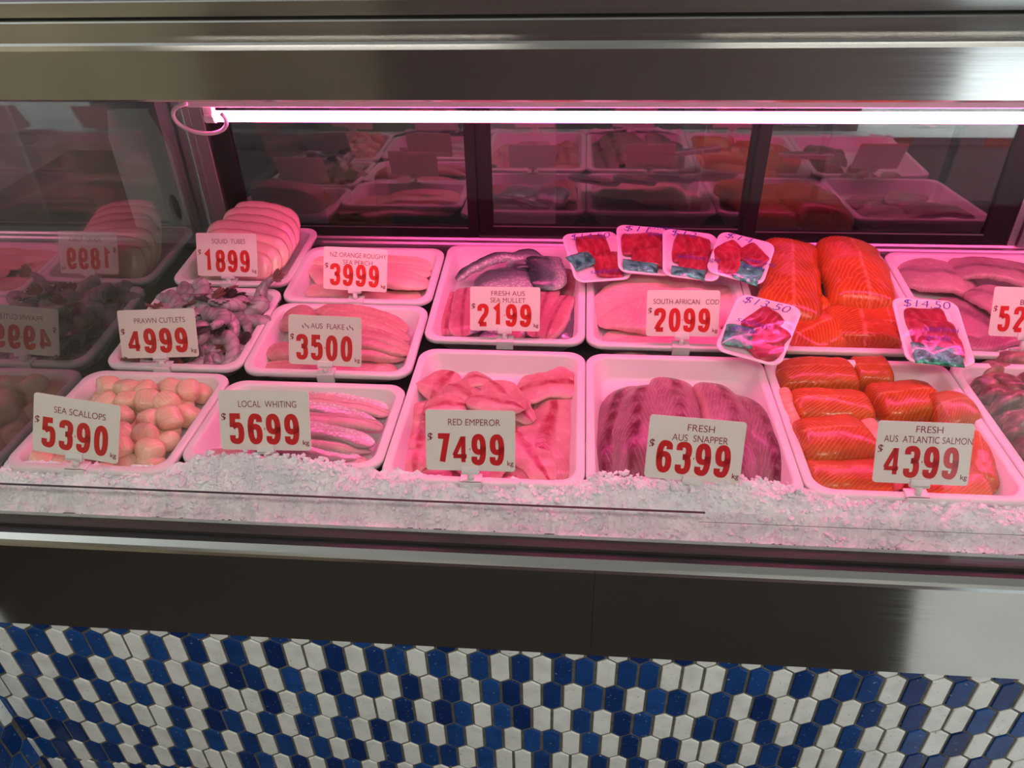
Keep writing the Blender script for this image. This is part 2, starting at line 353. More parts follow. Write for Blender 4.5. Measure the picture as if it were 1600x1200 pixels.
for r in range(0, 12):
    zc = -0.3585 - RP * (r - 1)
    for c in range(0, 12):
        y = YW - 0.012 - TW * (c + 0.5 * (r % 2))
        ch = 'WB'[(c + r // 2 + (random.random() < 0.25)) % 2]
        tile(mb, y, zc, 1 if ch == 'W' else 2, lambda a, z, d: (XC + d, a, z), lo=0.83, hi=YW - 0.004, zmax=ZA - 0.001)
struct(mb.build('wall_side', None, mats=[MT['grout'], MT['tile_white'], MT['tile_blue']], loc=O0))

# ================================================================== display counter
XL, XR = -2.5, 2.5
CASE = empty('display_counter', loc=V(0, 0.95, FZ))
tag(CASE, 'stainless steel refrigerated seafood display counter with sloping front glass and rear sliding doors', 'display counter')
def part(mb_, name, mat, parent=CASE, bev=0, smooth=False):
    o = mb_.build(name, MT[mat], smooth=smooth); o.parent = parent
    o.matrix_world = Matrix.Translation(O0)
    o.matrix_parent_inverse = Matrix.Identity(4)
    o.location = O0 - V(0, 0.95, FZ) if parent is CASE else Vector((0, 0, 0))
    if bev: bevel(o, bev)
    return o
b = MB(); b.bar(XL, XR, [(0.944, ZA), (0.944, -0.062), (0.9465, -0.0565), (0.952, -0.0530), (0.966, -0.0490), (0.966, -0.066), (0.956, -0.068), (0.956, ZA)]); part(b, 'apron', 'steel')
b = MB(); b.bar(XL, XR, [(0.966, -0.075), (0.966, -0.054), (0.988, -0.054), (0.988, -0.075)]); part(b, 'gasket', 'black')
b = MB(); b.bar(XL, XR, [(0.988, -0.10), (0.988, -0.047), (1.003, -0.046), (1.006, -0.052), (1.040, -0.056), (1.05, -0.12)]); part(b, 'ledge', 'ledge')
b = MB(); b.box(0.0505, 0.0520, 0.9434, 0.9441, ZA, -0.058); part(b, 'panel_seam', 'black')
# deck: level in front, then rising to the rear doors
TA, YT = math.tan(math.radians(4.8)), 1.455
b = MB(); b.bar(XL, XR, [(1.03, -0.075), (YT, -0.068), (2.16, -0.068 + 0.7 * TA), (2.16, -0.13), (1.03, -0.13)]); part(b, 'deck', 'liner')
b = MB(); b.bar(XL, XR, [(2.165, -0.12), (2.165, 0.002), (2.178, 0.004), (2.182, 0.010), (2.196, 0.012), (2.20, 0.018), (2.245, 0.018), (2.245, -0.12)]); part(b, 'rear_sill', 'steel_rough')
# hood
b = MB(); b.bar(XL, XR, [(1.300, 0.664), (1.300, 0.742), (1.303, 0.7495), (1.310, 0.7525), (1.425, 0.7515), (1.425, 0.735), (1.32, 0.735), (1.318, 0.672), (1.335, 0.668), (1.335, 0.660), (1.304, 0.660)]); part(b, 'hood_fascia', 'steel')
b = MB(); b.bar(XL, XR, [(1.425, 0.735), (1.425, 0.7635), (1.43, 0.7655), (1.46, 0.7655), (1.46, 0.735)]); part(b, 'rail', 'steel')
b = MB(); b.bar(XL, XR, [(1.46, 0.735), (1.46, 0.772), (1.475, 0.772), (1.475, 0.735)]); part(b, 'rail_gasket', 'black')
b = MB(); b.bar(XL, XR, [(1.455, 0.7685), (1.455, 0.792), (1.458, 0.7945), (1.70, 0.7945), (2.3, 0.7945), (2.3, 0.72), (1.475, 0.72), (1.475, 0.7685)]); part(b, 'hood_top', 'steel')
b = MB(); b.bar(XL, XR, [(1.34, 0.668), (1.34, 0.72), (2.28, 0.72), (2.28, 0.66), (1.6, 0.66)]); part(b, 'hood_soffit', 'steel_rough')
# front glass and the low guard in front of the ice
def pane(pts, th, mb_=None):
    return None
b = MB(); b.bar(XL, XR, [(0.992, -0.0455), (0.9985, -0.0440), (1.3145, 0.662), (1.308, 0.664)]); part(b, 'front_glass', 'glass')
b = MB(); b.bar(XL, XR, [(1.016, -0.050), (1.016, 0.026), (1.0205, 0.026), (1.0205, -0.050)]); part(b, 'ice_guard', 'glass')
b = MB(); b.bar(XL, 0.243, [(1.0158, 0.0262), (1.0158, 0.0268), (1.0207, 0.0268), (1.0207, 0.0262)]); part(b, 'ice_guard_edge', 'liner')
b = MB(); b.bar(0.235, XR, [(1.0153, 0.0060), (1.0153, 0.0066), (1.0159, 0.0066), (1.0159, 0.0060)]); part(b, 'ice_guard_edge', 'liner')
# end pane, posts and sliding doors
b = MB(); b.add([(-1.160, 1.02, -0.06), (-1.160, 2.20, -0.06), (-1.160, 2.20, 0.655), (-1.160, 1.325, 0.655),
                 (-1.153, 1.02, -0.06), (-1.153, 2.20, -0.06), (-1.153, 2.20, 0.655), (-1.153, 1.325, 0.655)],
                [(0, 1, 2, 3), (7, 6, 5, 4), (0, 4, 5, 1), (1, 5, 6, 2), (2, 6, 7, 3), (3, 7, 4, 0)]); part(b, 'end_pane', 'end_glass')
for x0, x1 in ((-1.150, -1.085), (1.262, 1.325)):
    b = MB(); b.box(x0, x0 + 0.022, 2.20, 2.25, 0.018, 0.66); b.box(x0 + 0.026, x1, 2.19, 2.25, 0.018, 0.66); b.box(x0 + 0.006, x0 + 0.03, 2.21, 2.24, 0.018, 0.66)
    part(b, 'corner_post', 'steel_rough', bev=0.002)
for x0, x1, fl, fr in ((-1.082, -0.300, 0.060, 0.030), (-0.300, 0.505, 0.045, 0.020), (0.500, 1.258, 0.035, 0.070)):
    yy = 2.215 if x0 != -0.300 else 2.232
    b = MB(); b.box(x0, x0 + fl, yy - 0.012, yy + 0.012, 0.019, 0.655); b.box(x1 - fr, x1, yy - 0.012, yy + 0.012, 0.019, 0.655)
    b.box(x0 + fl, x1 - fr, yy - 0.012, yy + 0.012, 0.019, 0.050); b.box(x0 + fl, x1 - fr, yy - 0.012, yy + 0.012, 0.62, 0.655)
    d = part(b, 'sliding_door', 'frame', bev=0.002)
    b = MB(); b.box(x0 + fl, x1 - fr, yy - 0.003, yy + 0.003, 0.050, 0.62); part(b, 'pane', 'mirror_glass', d)
    b = MB(); b.box(x0 + fl, x1 - fr, yy - 0.0135, yy - 0.0125, 0.0480, 0.0510); part(b, 'glazing_bead', 'steel_rough', d)

# ------------------------------------------------------------------ pink tube lamp under the hood
t = empty('tube_lamp', loc=V(-0.825, 1.68, 0.541))
tag(t, 'glowing pink tube lamp running along the underside of the hood', 'lamp')
b = MB(); b.tube([(0.02, 0, -0.010), (2.95, 0, -0.010)], 0.0118, 14); b.build('tube', MT['tube'], t, smooth=True)
b = MB(); b.box(-0.03, 2.97, -0.014, 0.022, 0.012, 0.118); bevel(b.build('batten', MT['pinkwhite'], t), 0.003)
for x in (0.0, 2.95):
    b = MB(); b.tube([(x, 0, -0.012), (x + 0.022, 0, -0.012)], 0.0125, 14); b.box(x, x + 0.02, -0.008, 0.012, -0.012, 0.012); b.build('end_cap', MT['pinkwhite'], t)
b = MB(); b.tube([(-0.005 + 0.058 * math.cos(a), -0.02 - 0.02 * math.sin(a), -0.010 + 0.038 * math.sin(a)) for a in [math.radians(100 + k * 8) for k in range(36)]], 0.0045, 8)
b.build('cable_loop', MT['pinkwhite'], t, smooth=True)

# ------------------------------------------------------------------ service side behind the sliding doors
def at_y(px, py, y): return hit(px, py, Vector((0, y, 0)), Vector((0, 1, 0)))
b = MB(); b.box(-2.4, 2.4, 2.30, 3.45, -0.16, -0.12); b.box(-2.35, 2.35, 2.34, 3.40, FZ, -0.16)
tag(bevel(b.build('service_bench', MT['backwall'], loc=O0), 0.004), 'dark bench running behind the sliding doors', 'bench')
b = MB(); b.box(-0.30, -0.075, 2.62, 2.64, -0.12, 0.62)
tag(bevel(b.build('white_board', MT['board'], loc=O0), 0.004), 'tall white board seen through the middle sliding door', 'board')
b = MB(); b.box(-0.84, -0.66, 2.40, 2.58, -0.12, 0.125)
o = bevel(b.build('cardboard_carton', MT['carton'], loc=O0), 0.003); tag(o, 'brown cardboard carton with dark printing behind the squid side door', 'carton')
b = MB(); b.box(-0.80, -0.71, 2.3985, 2.3995, 0.005, 0.012); b.box(-0.79, -0.78, 2.3985, 2.3995, 0.04, 0.09); b.box(-0.765, -0.745, 2.3985, 2.3995, 0.05, 0.095); b.box(-0.80, -0.71, 2.3985, 2.3995, -0.015, -0.010)
b.box(-0.80, -0.797, 2.3985, 2.3995, -0.010, 0.005); b.box(-0.713, -0.71, 2.3985, 2.3995, -0.010, 0.005)
b.build('printing', MT['black'], o)
t = empty('drawer_cabinet', loc=V(0.42, 2.75, -0.12)); tag(t, 'pale drawer cabinet with steel handles and orange labels behind the doors', 'cabinet')
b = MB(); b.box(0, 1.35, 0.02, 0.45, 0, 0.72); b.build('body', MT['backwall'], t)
for i, (x0, x1, l0, l1) in enumerate(((0.02, 0.42, 0.13, 0.33), (0.45, 0.85, 0.15, 0.34), (0.88, 1.28, 0.12, 0.32))):
    b = MB(); b.box(x0, x1, 0.0, 0.018, 0.06, 0.37); d = bevel(b.build('drawer', MT['cabinet'], t), 0.006)
    b = MB(); b.tube([(x1 - 0.15, -0.002, 0.335), (x1 - 0.14, -0.022, 0.33), (x1 - 0.03, -0.022, 0.33), (x1 - 0.02, -0.002, 0.335)], 0.006, 8); b.build('handle', MT['steel'], d, smooth=True)
    b = MB(); b.box(x0 + 0.08, x0 + 0.27, -0.0015, -0.0005, 0.255, 0.285); b.build('label_strip', MT['orange'], d)
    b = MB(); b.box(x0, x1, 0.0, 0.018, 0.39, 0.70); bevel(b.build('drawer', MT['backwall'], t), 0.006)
# cutting board with a hand hole, beyond the end pane
c4 = [at_y(*p, 2.28) for p in ((165, 178), (253, 178), (291, 330), (200, 335))]
x0, x1 = (c4[0].x + c4[3].x) / 2, (c4[1].x + c4[2].x) / 2
def board_with_hole():
    W_, H_, th = x1 - x0, 0.50, 0.022; hx, hz, ha, hb = W_ * 0.80, 0.19, 0.018, 0.048; N = 32
    ring = []; outer = []
    for k in range(N):
        a = 2 * math.pi * k / N; dx, dz = math.cos(a), math.sin(a)
        ring.append((hx + ha * dx, hz + hb * dz))
        s = min(((W_ - hx) if dx > 0 else hx) / max(abs(dx), 1e-6), ((H_ - hz) if dz > 0 else hz) / max(abs(dz), 1e-6))
        outer.append((hx + s * dx, hz + s * dz))
    vs = [(p[0], 0, p[1]) for p in ring] + [(p[0], 0, p[1]) for p in outer] + [(p[0], th, p[1]) for p in ring] + [(p[0], th, p[1]) for p in outer]
    fs = []
    for k in range(N):
        j = (k + 1) % N
        fs += [(k, j, N + j, N + k), (2 * N + k, 3 * N + k, 3 * N + j, 2 * N + j), (k, 2 * N + k, 2 * N + j, j), (N + k, N + j, 3 * N + j, 3 * N + k)]
    return vs, fs
vs, fs = board_with_hole()
tag(obj('cutting_board', vs, fs, MT['board'], loc=V(x0, 2.28, -0.12), smooth=False), 'white cutting board with an oval hand hole standing beyond the end glass', 'cutting board')

# ================================================================== trays
class Tray:
    def __init__(s, name, label, x0, x1, s0, L, tilt, ybase, depth=0.052, rad=0.042):
        s.w, s.L, s.d = x1 - x0, L, depth
        c, si = math.cos(tilt), math.sin(tilt)
        s.ex, s.ey, s.n = Vector((1, 0, 0)), Vector((0, c, si)), Vector((0, -si, c))
        sm = s0 + L / 2
        s.O = Vector(((x0 + x1) / 2, ybase + sm * c, sm * si))        # centre of the rim plane
        s.mw = frame(s.O, s.ex, s.ey, s.n)
        hw, hl = s.w / 2 + 0.0012, L / 2 - 0.002
        def loop(ins, z, r):
            r = max(r, 0.006); out = []
            for cx, cy, a0 in ((hw - ins - r, hl - ins - r, 0), (-hw + ins + r, hl - ins - r, 90), (-hw + ins + r, -hl + ins + r, 180), (hw - ins - r, -hl + ins + r, 270)):
                for k in range(9):
                    a = math.radians(a0 + k * 11.25); out.append((cx + r * math.cos(a), cy + r * math.sin(a), z))
            return out
        R = rad
        loops = [loop(0.036, -depth - 0.004, R), loop(0.033, -depth, R), loop(0.010, -0.014, R), loop(0.002, -0.014, R), loop(0.0, -0.012, R), loop(0.0, -0.004, R), loop(0.0015, -0.001, R), loop(0.004, 0.0, R),
                 loop(0.015, 0.0, R - 0.004), loop(0.018, -0.001, R - 0.005), loop(0.020, -0.005, R - 0.006), loop(0.035, -depth + 0.008, R - 0.010), loop(0.038, -depth + 0.003, R - 0.012), loop(0.044, -depth, R - 0.014)]
        n = len(loops[0]); vs = [p for l in loops for p in l]; fs = []
        for i in range(len(loops) - 1):
            fs += [(i * n + k, i * n + (k + 1) % n, (i + 1) * n + (k + 1) % n, (i + 1) * n + k) for k in range(n)]
        fs.append(tuple(range(n))[::-1]); fs.append(tuple(range((len(loops) - 1) * n, len(loops) * n)))
        s.o = obj('display_tray', vs, fs, MT['tray'], mw=s.mw)
        tag(s.o, label, 'tray', 'white display trays')
    def at(s, px, py, h):                    # point on the plane h above the tray floor, seen at this pixel
        return hit(px, py, s.O + s.n * (h - s.d), s.n)
    def loc(s, u, v, h):                     # local coordinates, floor-based
        return s.O + s.ex * u + s.ey * v + s.n * (h - s.d)
T5 = math.radians(4.8); YB = 1.607
A1 = Tray('', 'white tray of pale round scallops behind the 5390 card', -1.148, -0.797, 0, 0.36, 0, 1.092)
A2 = Tray('', 'white tray heaped with grey prawns behind the 4999 card', -1.130, -0.790, 0.008, 0.362, T5, YT)
A3 = Tray('', 'white tray piled high with squid tubes behind the 1899 card', -1.125, -0.787, 0.385, 0.33, T5, YT)
B1 = Tray('', 'shallow white tray of silver fillets behind the 5699 card', -0.792, -0.375, 0, 0.30, 0, 1.128, 0.045)
B2 = Tray('', 'white tray of long pink fillets behind the 3500 card', -0.785, -0.378, 0.0, 0.302, T5, YT, 0.045)
B3 = Tray('', 'white tray of pale pink fillets behind the 3999 card', -0.785, -0.379, 0.308, 0.295, T5, YT, 0.045)
C1 = Tray('', 'white tray of bright pink fillets behind the 7499 card', -0.370, 0.030, 0, 0.487, 0, 1.100)
D1 = Tray('', 'white tray of red veined fillets behind the 6399 card, its front under ice', 0.034, 0.445, 0, 0.487, 0, 1.096)
E1 = Tray('', 'white tray of orange salmon blocks behind the 4399 card', 0.449, 0.862, 0, 0.48, 0, 1.105)
F1 = Tray('', 'white tray of brown shellfish beside the front salmon tray', 0.868, 1.285, 0, 0.48, 0, 1.105)
C2 = Tray('', 'white tray of dark skinned fillets behind the 2199 card', -0.375, 0.029, 0.012, 0.487, T5, YB)
D2 = Tray('', 'white tray of large pink fillets behind the 2099 card', 0.034, 0.447, 0.006, 0.487, T5, YB)
E2 = Tray('', 'white tray of large orange salmon pieces behind the front salmon tray', 0.451, 0.864, 0.006, 0.487, T5, YB)
F2 = Tray('', 'white tray of greyish pink fillets behind the 5299 card', 0.870, 1.285, 0.006, 0.487, T5, YB)

# ================================================================== fish pieces
def prof(kind, t):
    e = max(0.0, 1 - abs(2 * t - 1) ** 8) ** 0.5
    if kind == 'leaf': return e * (0.45 + 0.55 * min(1, t / 0.22) ** 0.7) * (1 - 0.62 * max(0, (t - 0.35) / 0.65) ** 1.3)
    if kind == 'long': return max(0.0, 1 - abs(2 * t - 1) ** 3.0) ** 0.5
    if kind == 'strip': return max(0.0, 1 - abs(2 * t - 1) ** 7) ** 0.5
    if kind == 'tube': return max(0.0, 1 - abs(2 * t - 1) ** 10) ** 0.5 * (1 - 0.35 * t ** 2.2)
    if kind == 'block': return max(0.0, 1 - abs(2 * t - 1) ** 14) ** 0.5
    return e
def fillet_mesh(L, W, T, kind='leaf', arch=0.0, bend=0.0, curl=0.0, twist=0.0, wob=0.0055, seed=0, nx=30, nr=22, dome=0.42, sag=0.0):
    rnd = random.Random(seed); so = Vector((rnd.uniform(0, 50), rnd.uniform(0, 50), rnd.uniform(0, 50)))
    vs = []; uvs = []
    for i in range(nx + 1):
        t = i / nx; tt = 0.5 - 0.5 * math.cos(math.pi * (0.06 + 0.88 * t)) if kind != 'block' else t
        tt = (tt - 0.5) / (0.5 * math.cos(math.pi * 0.06)) * 0.5 + 0.5 if kind != 'block' else tt
        tt = min(max(tt, 0.0), 1.0)
        te = min(max(tt, 0.004), 0.996)
        w = W / 2 * prof(kind, te); th = T * (0.25 + 0.75 * prof('long' if kind != 'block' else 'block', te)) * prof('strip' if kind != 'block' else 'block', te)
        a = twist * (tt - 0.5); ar = 1 - (2 * tt - 1) ** 2
        for k in range(nr):
            th_ = 2 * math.pi * k / nr; cy, sz = math.cos(th_), math.sin(th_)
            y = w * math.copysign(abs(cy) ** 0.85, cy)
            z = th * (abs(sz) ** dome if sz > 0 else -0.30 * abs(sz) ** 0.8)
            nz = noise.noise(Vector((tt * L * 11, y * 11, 0)) + so); ny = noise.noise(Vector((tt * L * 14, 7.7 + (1 if cy > 0 else 0) * 9, 0)) + so)
            y = y + (ny * 1.7 + 0.6 * noise.noise(Vector((tt * L * 50, 3.1 if cy > 0 else 8.2, 0)) + so)) * wob * abs(cy)
            z = z + nz * wob * 1.5 + 0.3 * wob * noise.noise(Vector((tt * L * 45, y * 45, 3)) + so) + curl * cy * cy * (w / (W / 2 + 1e-6)) + arch * ar - sag * tt * tt
            y2 = y * math.cos(a) - z * math.sin(a) + bend * ar; z2 = y * math.sin(a) + z * math.cos(a)
            vs.append(((tt - 0.5) * L, y2, z2)); uvs.append((tt, 0.5 + 0.5 * cy))
    fs = [(i * nr + k, (i + 1) * nr + k, (i + 1) * nr + (k + 1) % nr, i * nr + (k + 1) % nr) for i in range(nx) for k in range(nr)]
    fs += [tuple(range(nr)), tuple(range(nx * nr, (nx + 1) * nr))[::-1]]
    return vs, fs, uvs
SEED = [100]
def lay(tray, name, mat, label, cat, group, a, b, h, W, T, roll=0.0, h2=None, **kw):
    """A piece lying along the tray from the spot seen at pixel a to the one at pixel b, h (to h2) above the tray floor."""
    h2 = h if h2 is None else h2
    A, B = (tray.loc(*a), tray.loc(*b)) if len(a) == 3 else (tray.at(*a, h), tray.at(*b, h2)); x = (B - A); L = x.length; x.normalize()
    y = tray.n.cross(x).normalized(); z = x.cross(y)
    if roll:
        q = Matrix.Rotation(math.radians(roll), 3, x); y = q @ y; z = q @ z
    SEED[0] += 1
    vs, fs, uvs = fillet_mesh(L, W, T, seed=SEED[0], **kw)
    o = obj(name, vs, fs, FL[mat], uvs=uvs, mw=frame((A + B) / 2, x, y, z))
    return tag(o, label, cat, group)
def Z(x0, y0, k):                             # pixel from a zoomed crop of the photograph
    return lambda x, y: (x0 + x * k, y0 + y * k)

# --- bright pink fillets (7499)
z = Z(580, 520, 0.25); g = 'bright pink fillets behind the 7499 card'
def em(lab, a, b, h, W, T=0.016, h2=None, **kw):
    kw.setdefault('dome', 0.32); kw.setdefault('wob', 0.012); kw['arch'] = kw.get('arch', 0) * 0.6; kw['curl'] = kw.get('curl', 0) - 0.006
    lay(C1, 'red_emperor_fillet', 'emperor', lab, 'fish fillet', g, z(*a), z(*b), h, W * 1.28, T * 0.52, h2=h2, **kw)
em('pink fillet lying flat under the ice edge of its tray, below the 7499 card', (300, 900), (930, 905), 0.006, 0.10, 0.018)
em('pink fillet standing along the flake tray side, lowest in the pile', (265, 890), (335, 570), 0.008, 0.075, 0.020, curl=0.012)
em('pink fillet curving up behind the top corner of the 7499 card', (290, 760), (370, 430), 0.016, 0.10, 0.018, h2=0.03, curl=-0.01)
em('broad flat pink fillet at the open end of the 7499 tray', (1040, 960), (1150, 390), 0.010, 0.135, 0.018, arch=0.012)
em('thin pink fillet draped against the back wall of the 7499 tray', (900, 370), (1310, 340), 0.018, 0.085, 0.012, arch=0.022, kind='long')
em('pink fillet under the 7499 card digits, mostly hidden', (520, 860), (900, 640), 0.026, 0.11, 0.018)
em('pink fillet pointing away from the 7499 card corner toward the snapper tray', (860, 560), (1120, 960), 0.026, 0.095, 0.018, h2=0.016)
em('pink fillet bent over the back of the pile, with torn orange edge', (560, 310), (770, 300), 0.040, 0.075, 0.014, arch=0.012, roll=-14)
em('pink fillet at the far corner of the pile next to the flake tray', (370, 430), (520, 240), 0.032, 0.085, 0.016, roll=12)
em('pink fillet across the middle of the pile, deep red line showing', (480, 330), (740, 470), 0.046, 0.075, 0.016, roll=-8, arch=0.01)
em('pink fillet on top of the pile pointing to the 7499 card name', (590, 400), (960, 490), 0.056, 0.075, 0.016, arch=0.012)
em('pink fillet sliding from the top of the pile toward the flat broad one', (740, 310), (1010, 570), 0.046, 0.07, 0.016, h2=0.034, arch=0.01)
em('small folded pink fillet just above the 7499 card top edge', (330, 500), (600, 460), 0.050, 0.075, 0.014, arch=0.012)

# --- red veined snapper (6399)
z = Z(860, 520, 0.25); g = 'red veined fillets behind the 6399 card'
def sn(lab, a, b, h, W, T, **kw):
    lay(D1, 'snapper_fillet', 'snapper', lab, 'fish fillet', g, z(*a), z(*b), h, W, T, nx=40, nr=28, **kw)
sn('veined fillet lying against the wall shared with the 7499 tray', (350, 1010), (470, 350), 0.012, 0.115, 0.022, roll=-24, arch=0.020, kind='strip', curl=-0.012)
sn('veined fillet with white fin marks, second from the 7499 tray', (520, 990), (590, 330), 0.036, 0.105, 0.022, roll=-14, arch=0.026, kind='strip', curl=-0.012)
sn('veined fillet running under the 6399 card, its back end highest', (790, 980), (750, 290), 0.038, 0.110, 0.024, roll=10, arch=0.026, kind='strip', curl=-0.012)
sn('veined fillet with dark red rib slashes behind the 6399 card corner', (1190, 1000), (1010, 320), 0.036, 0.110, 0.022, roll=16, arch=0.026, kind='strip', curl=-0.012)
sn('veined fillet sliding down the wall shared with the salmon tray', (1400, 1000), (1190, 400), 0.010, 0.120, 0.022, roll=26, arch=0.022, kind='strip', curl=-0.012)

# --- front salmon blocks (4399)
z = Z(1180, 520, 0.2625); g = 'salmon blocks behind the 4399 card'
def sa(tr, lab, a, b, h, W, T, mat='salmon', **kw):
    kw.setdefault('kind', 'block'); kw.setdefault('dome', 0.5)
    lay(tr, 'salmon_portion', mat, lab, 'salmon', g, z(*a), z(*b), h, W, T, nx=30, nr=26, **kw)
sa(E1, 'long salmon block along the back wall, under the corner of a tuna pack', (90, 300), (600, 290), 0.010, 0.105, 0.042, arch=0.008)
sa(E1, 'small salmon block at the back, beside the long one', (560, 265), (790, 270), 0.012, 0.10, 0.046, roll=8)
sa(E1, 'striped salmon block in the middle of the tray next to the snapper', (190, 490), (690, 490), 0.012, 0.10, 0.046, arch=0.010, roll=4)
sa(E1, 'salmon block with a pale cut end, behind the 4399 card name', (690, 450), (1070, 420), 0.012, 0.125, 0.044)
sa(E1, 'ridged salmon block leaning on the snapper side, before the striped one', (230, 720), (680, 690), 0.018, 0.135, 0.050, arch=0.012, roll=-4)
sa(E1, 'wide salmon block nearest the ice, beside the 4399 card foot', (280, 900), (780, 890), 0.010, 0.105, 0.042, arch=0.006)
sa(E1, 'rounded salmon block rising behind the 4399 card corner, by the shellfish', (1040, 540), (1260, 520), 0.010, 0.115, 0.050, arch=0.010)
sa(E1, 'salmon block beneath the 4399 card, flat on the tray floor', (850, 920), (1370, 920), 0.006, 0.10, 0.032)
sa(E1, 'salmon block under the 4399 digits, mostly hidden', (760, 700), (1300, 690), 0.008, 0.13, 0.034)
sa(E1, 'salmon block with dark skin edge showing past the 4399 card', (1310, 640), (1370, 950), 0.008, 0.055, 0.038, roll=10)
sa(E1, 'pale belly strip lying along the snapper side wall', (160, 400), (260, 680), 0.010, 0.035, 0.050, mat='salmon_pale', roll=12)
sa(E1, 'pale belly strip slanting down past the 4399 card foot', (620, 690), (840, 945), 0.022, 0.030, 0.034, mat='salmon_pale')
sa(E1, 'pale belly end peeping out above the 4399 dollar sign', (640, 560), (740, 690), 0.022, 0.045, 0.030, mat='salmon_pale')

# --- large salmon pieces at the back
z = Z(1180, 330, 0.2625); g = 'large salmon pieces in the tray behind'
def sb(lab, a, b, h, W, T, **kw):
    kw.setdefault('kind', 'block'); kw.setdefault('dome', 0.55)
    lay(E2, 'salmon_piece', 'salmon', lab, 'salmon', g, z(*a), z(*b), h, W, T, nx=34, nr=26, **kw)
sb('long salmon piece running from the back wall beside the 14 dollar pack', (190, 700), (190, 225), 0.024, 0.165, 0.052, arch=0.012, roll=4)
sb('big salmon piece peaking highest against the back wall', (640, 640), (510, 240), 0.026, 0.175, 0.066, arch=0.012, roll=6)
sb('salmon piece tucked low between the 13.50 pack and the big piece', (110, 640), (360, 520), 0.020, 0.13, 0.036)
sb('flat salmon piece at the near rim beside the 13.50 pack', (230, 800), (480, 690), 0.008, 0.16, 0.040)
sb('striped salmon piece at the near rim beside the blurred pink pack', (640, 830), (590, 630), 0.010, 0.19, 0.044)
sb('dark salmon corner piece beneath the pack over the barramundi', (730, 560), (790, 740), 0.018, 0.08, 0.040)

# --- pale pink fillets (3999)
z = Z(340, 340, 0.25); g = 'pale pink fillets behind the 3999 card'
def ro(lab, a, b, h, W, T=0.016, **kw):
    kw.setdefault('kind', 'strip')
    lay(B3, 'pale_fillet', 'roughy', lab, 'fish fillet', g, z(*a), z(*b), h, W * 1.1, T * 0.75, **kw)
ro('pale fillet along the back wall of the 3999 tray', (700, 265), (1350, 310), 0.010, 0.105, 0.018, arch=0.010)
ro('pale fillet showing above the squid side corner of the 3999 card', (560, 240), (1000, 330), 0.018, 0.075, 0.018)
ro('pale fillet sticking out beside the 3999 digits toward the mullet tray', (720, 330), (1340, 365), 0.022, 0.060, 0.018, arch=0.010)
ro('thick pale fillet with a folded blunt end, at the 3999 card side', (760, 400), (1330, 425), 0.022, 0.075, 0.022, arch=0.012)
ro('pale fillet nearest the rim below the 3999 kg mark', (900, 490), (1270, 498), 0.006, 0.050, 0.018)
ro('pale fillet lying under the lower edge of the 3999 card', (560, 450), (900, 480), 0.006, 0.055, 0.016)
ro('pale fillet leaning on the squid side wall of the 3999 tray', (585, 290), (700, 420), 0.012, 0.07, 0.018, roll=-10)

# --- long pink fillets (3500)
g = 'long pink fillets behind the 3500 card'
def fk(lab, a, b, h, W, T=0.018, **kw):
    kw.setdefault('kind', 'long')
    lay(B2, 'flake_fillet', 'flake', lab, 'fish fillet', g, z(*a), z(*b), h, W, T, **kw)
fk('long fillet nearest the rim, passing under the 3500 card', (270, 930), (1120, 955), 0.004, 0.060, 0.020, kind='strip')
fk('long fillet on the prawn side of the 3500 card, lower one', (300, 850), (700, 850), 0.014, 0.065, 0.020, kind='strip')
fk('humped fillet rising behind the prawn side edge of the 3500 card', (390, 690), (640, 660), 0.028, 0.085, 0.026, arch=0.02)
fk('long fillet along the back of the 3500 tray', (560, 600), (1190, 715), 0.014, 0.075, 0.020, arch=0.016)
fk('long fillet sweeping down to the far corner of the 3500 tray, top one', (620, 640), (1195, 775), 0.026, 0.055, 0.018, arch=0.022)
fk('long fillet second from the top beside the 3500 card', (620, 720), (1220, 830), 0.030, 0.050, 0.018, arch=0.020)
fk('long fillet third from the top beside the 3500 card', (620, 780), (1200, 855), 0.028, 0.045, 0.018, arch=0.016)
fk('long fillet just above the rim one, beside the 3500 kg mark', (640, 860), (1190, 880), 0.016, 0.060, 0.020, arch=0.010)

# --- silver fillets (5699)
z = Z(240, 540, 0.25); g = 'silver fillets behind the 5699 card'
def wh(lab, a, b, h, W, mat='whiting', T=0.014, **kw):
    kw.setdefault('kind', 'long')
    lay(B1, 'whiting_fillet', mat, lab, 'fish fillet', g, z(*a), z(*b), h, W, T, **kw)
wh('silver fillet along the back wall of the 5699 tray', (620, 330), (1480, 400), 0.008, 0.060, arch=0.012)
wh('silver fillet second from the back of the 5699 tray', (620, 370), (1480, 430), 0.014, 0.050, 'whiting_flesh', arch=0.014)
wh('bright silver fillet third from the back of the 5699 tray', (600, 390), (1390, 480), 0.024, 0.045, arch=0.012)
wh('dull grey pink fillet crossing beside the 5699 digits', (600, 490), (1440, 510), 0.018, 0.050, 'whiting_flesh', arch=0.012)
wh('bright silver fillet with a square tail beside the 5699 kg mark', (620, 530), (1380, 610), 0.024, 0.050, arch=0.014, kind='strip')
wh('silver fillet below the square tailed one', (620, 600), (1360, 660), 0.014, 0.045, 'whiting_flesh', arch=0.010)
wh('silver fillet nearest the ice in the 5699 tray', (640, 650), (1310, 710), 0.012, 0.045, arch=0.008)
wh('grey fillet scrap on the tray floor by the scallop side of the 5699 card', (280, 690), (640, 690), 0.004, 0.035, 'whiting_flesh')
wh('grey pink fillet under the ice crumbs in the far front corner of the 5699 tray', (980, 720), (1340, 730), 0.004, 0.035, 'whiting_flesh')

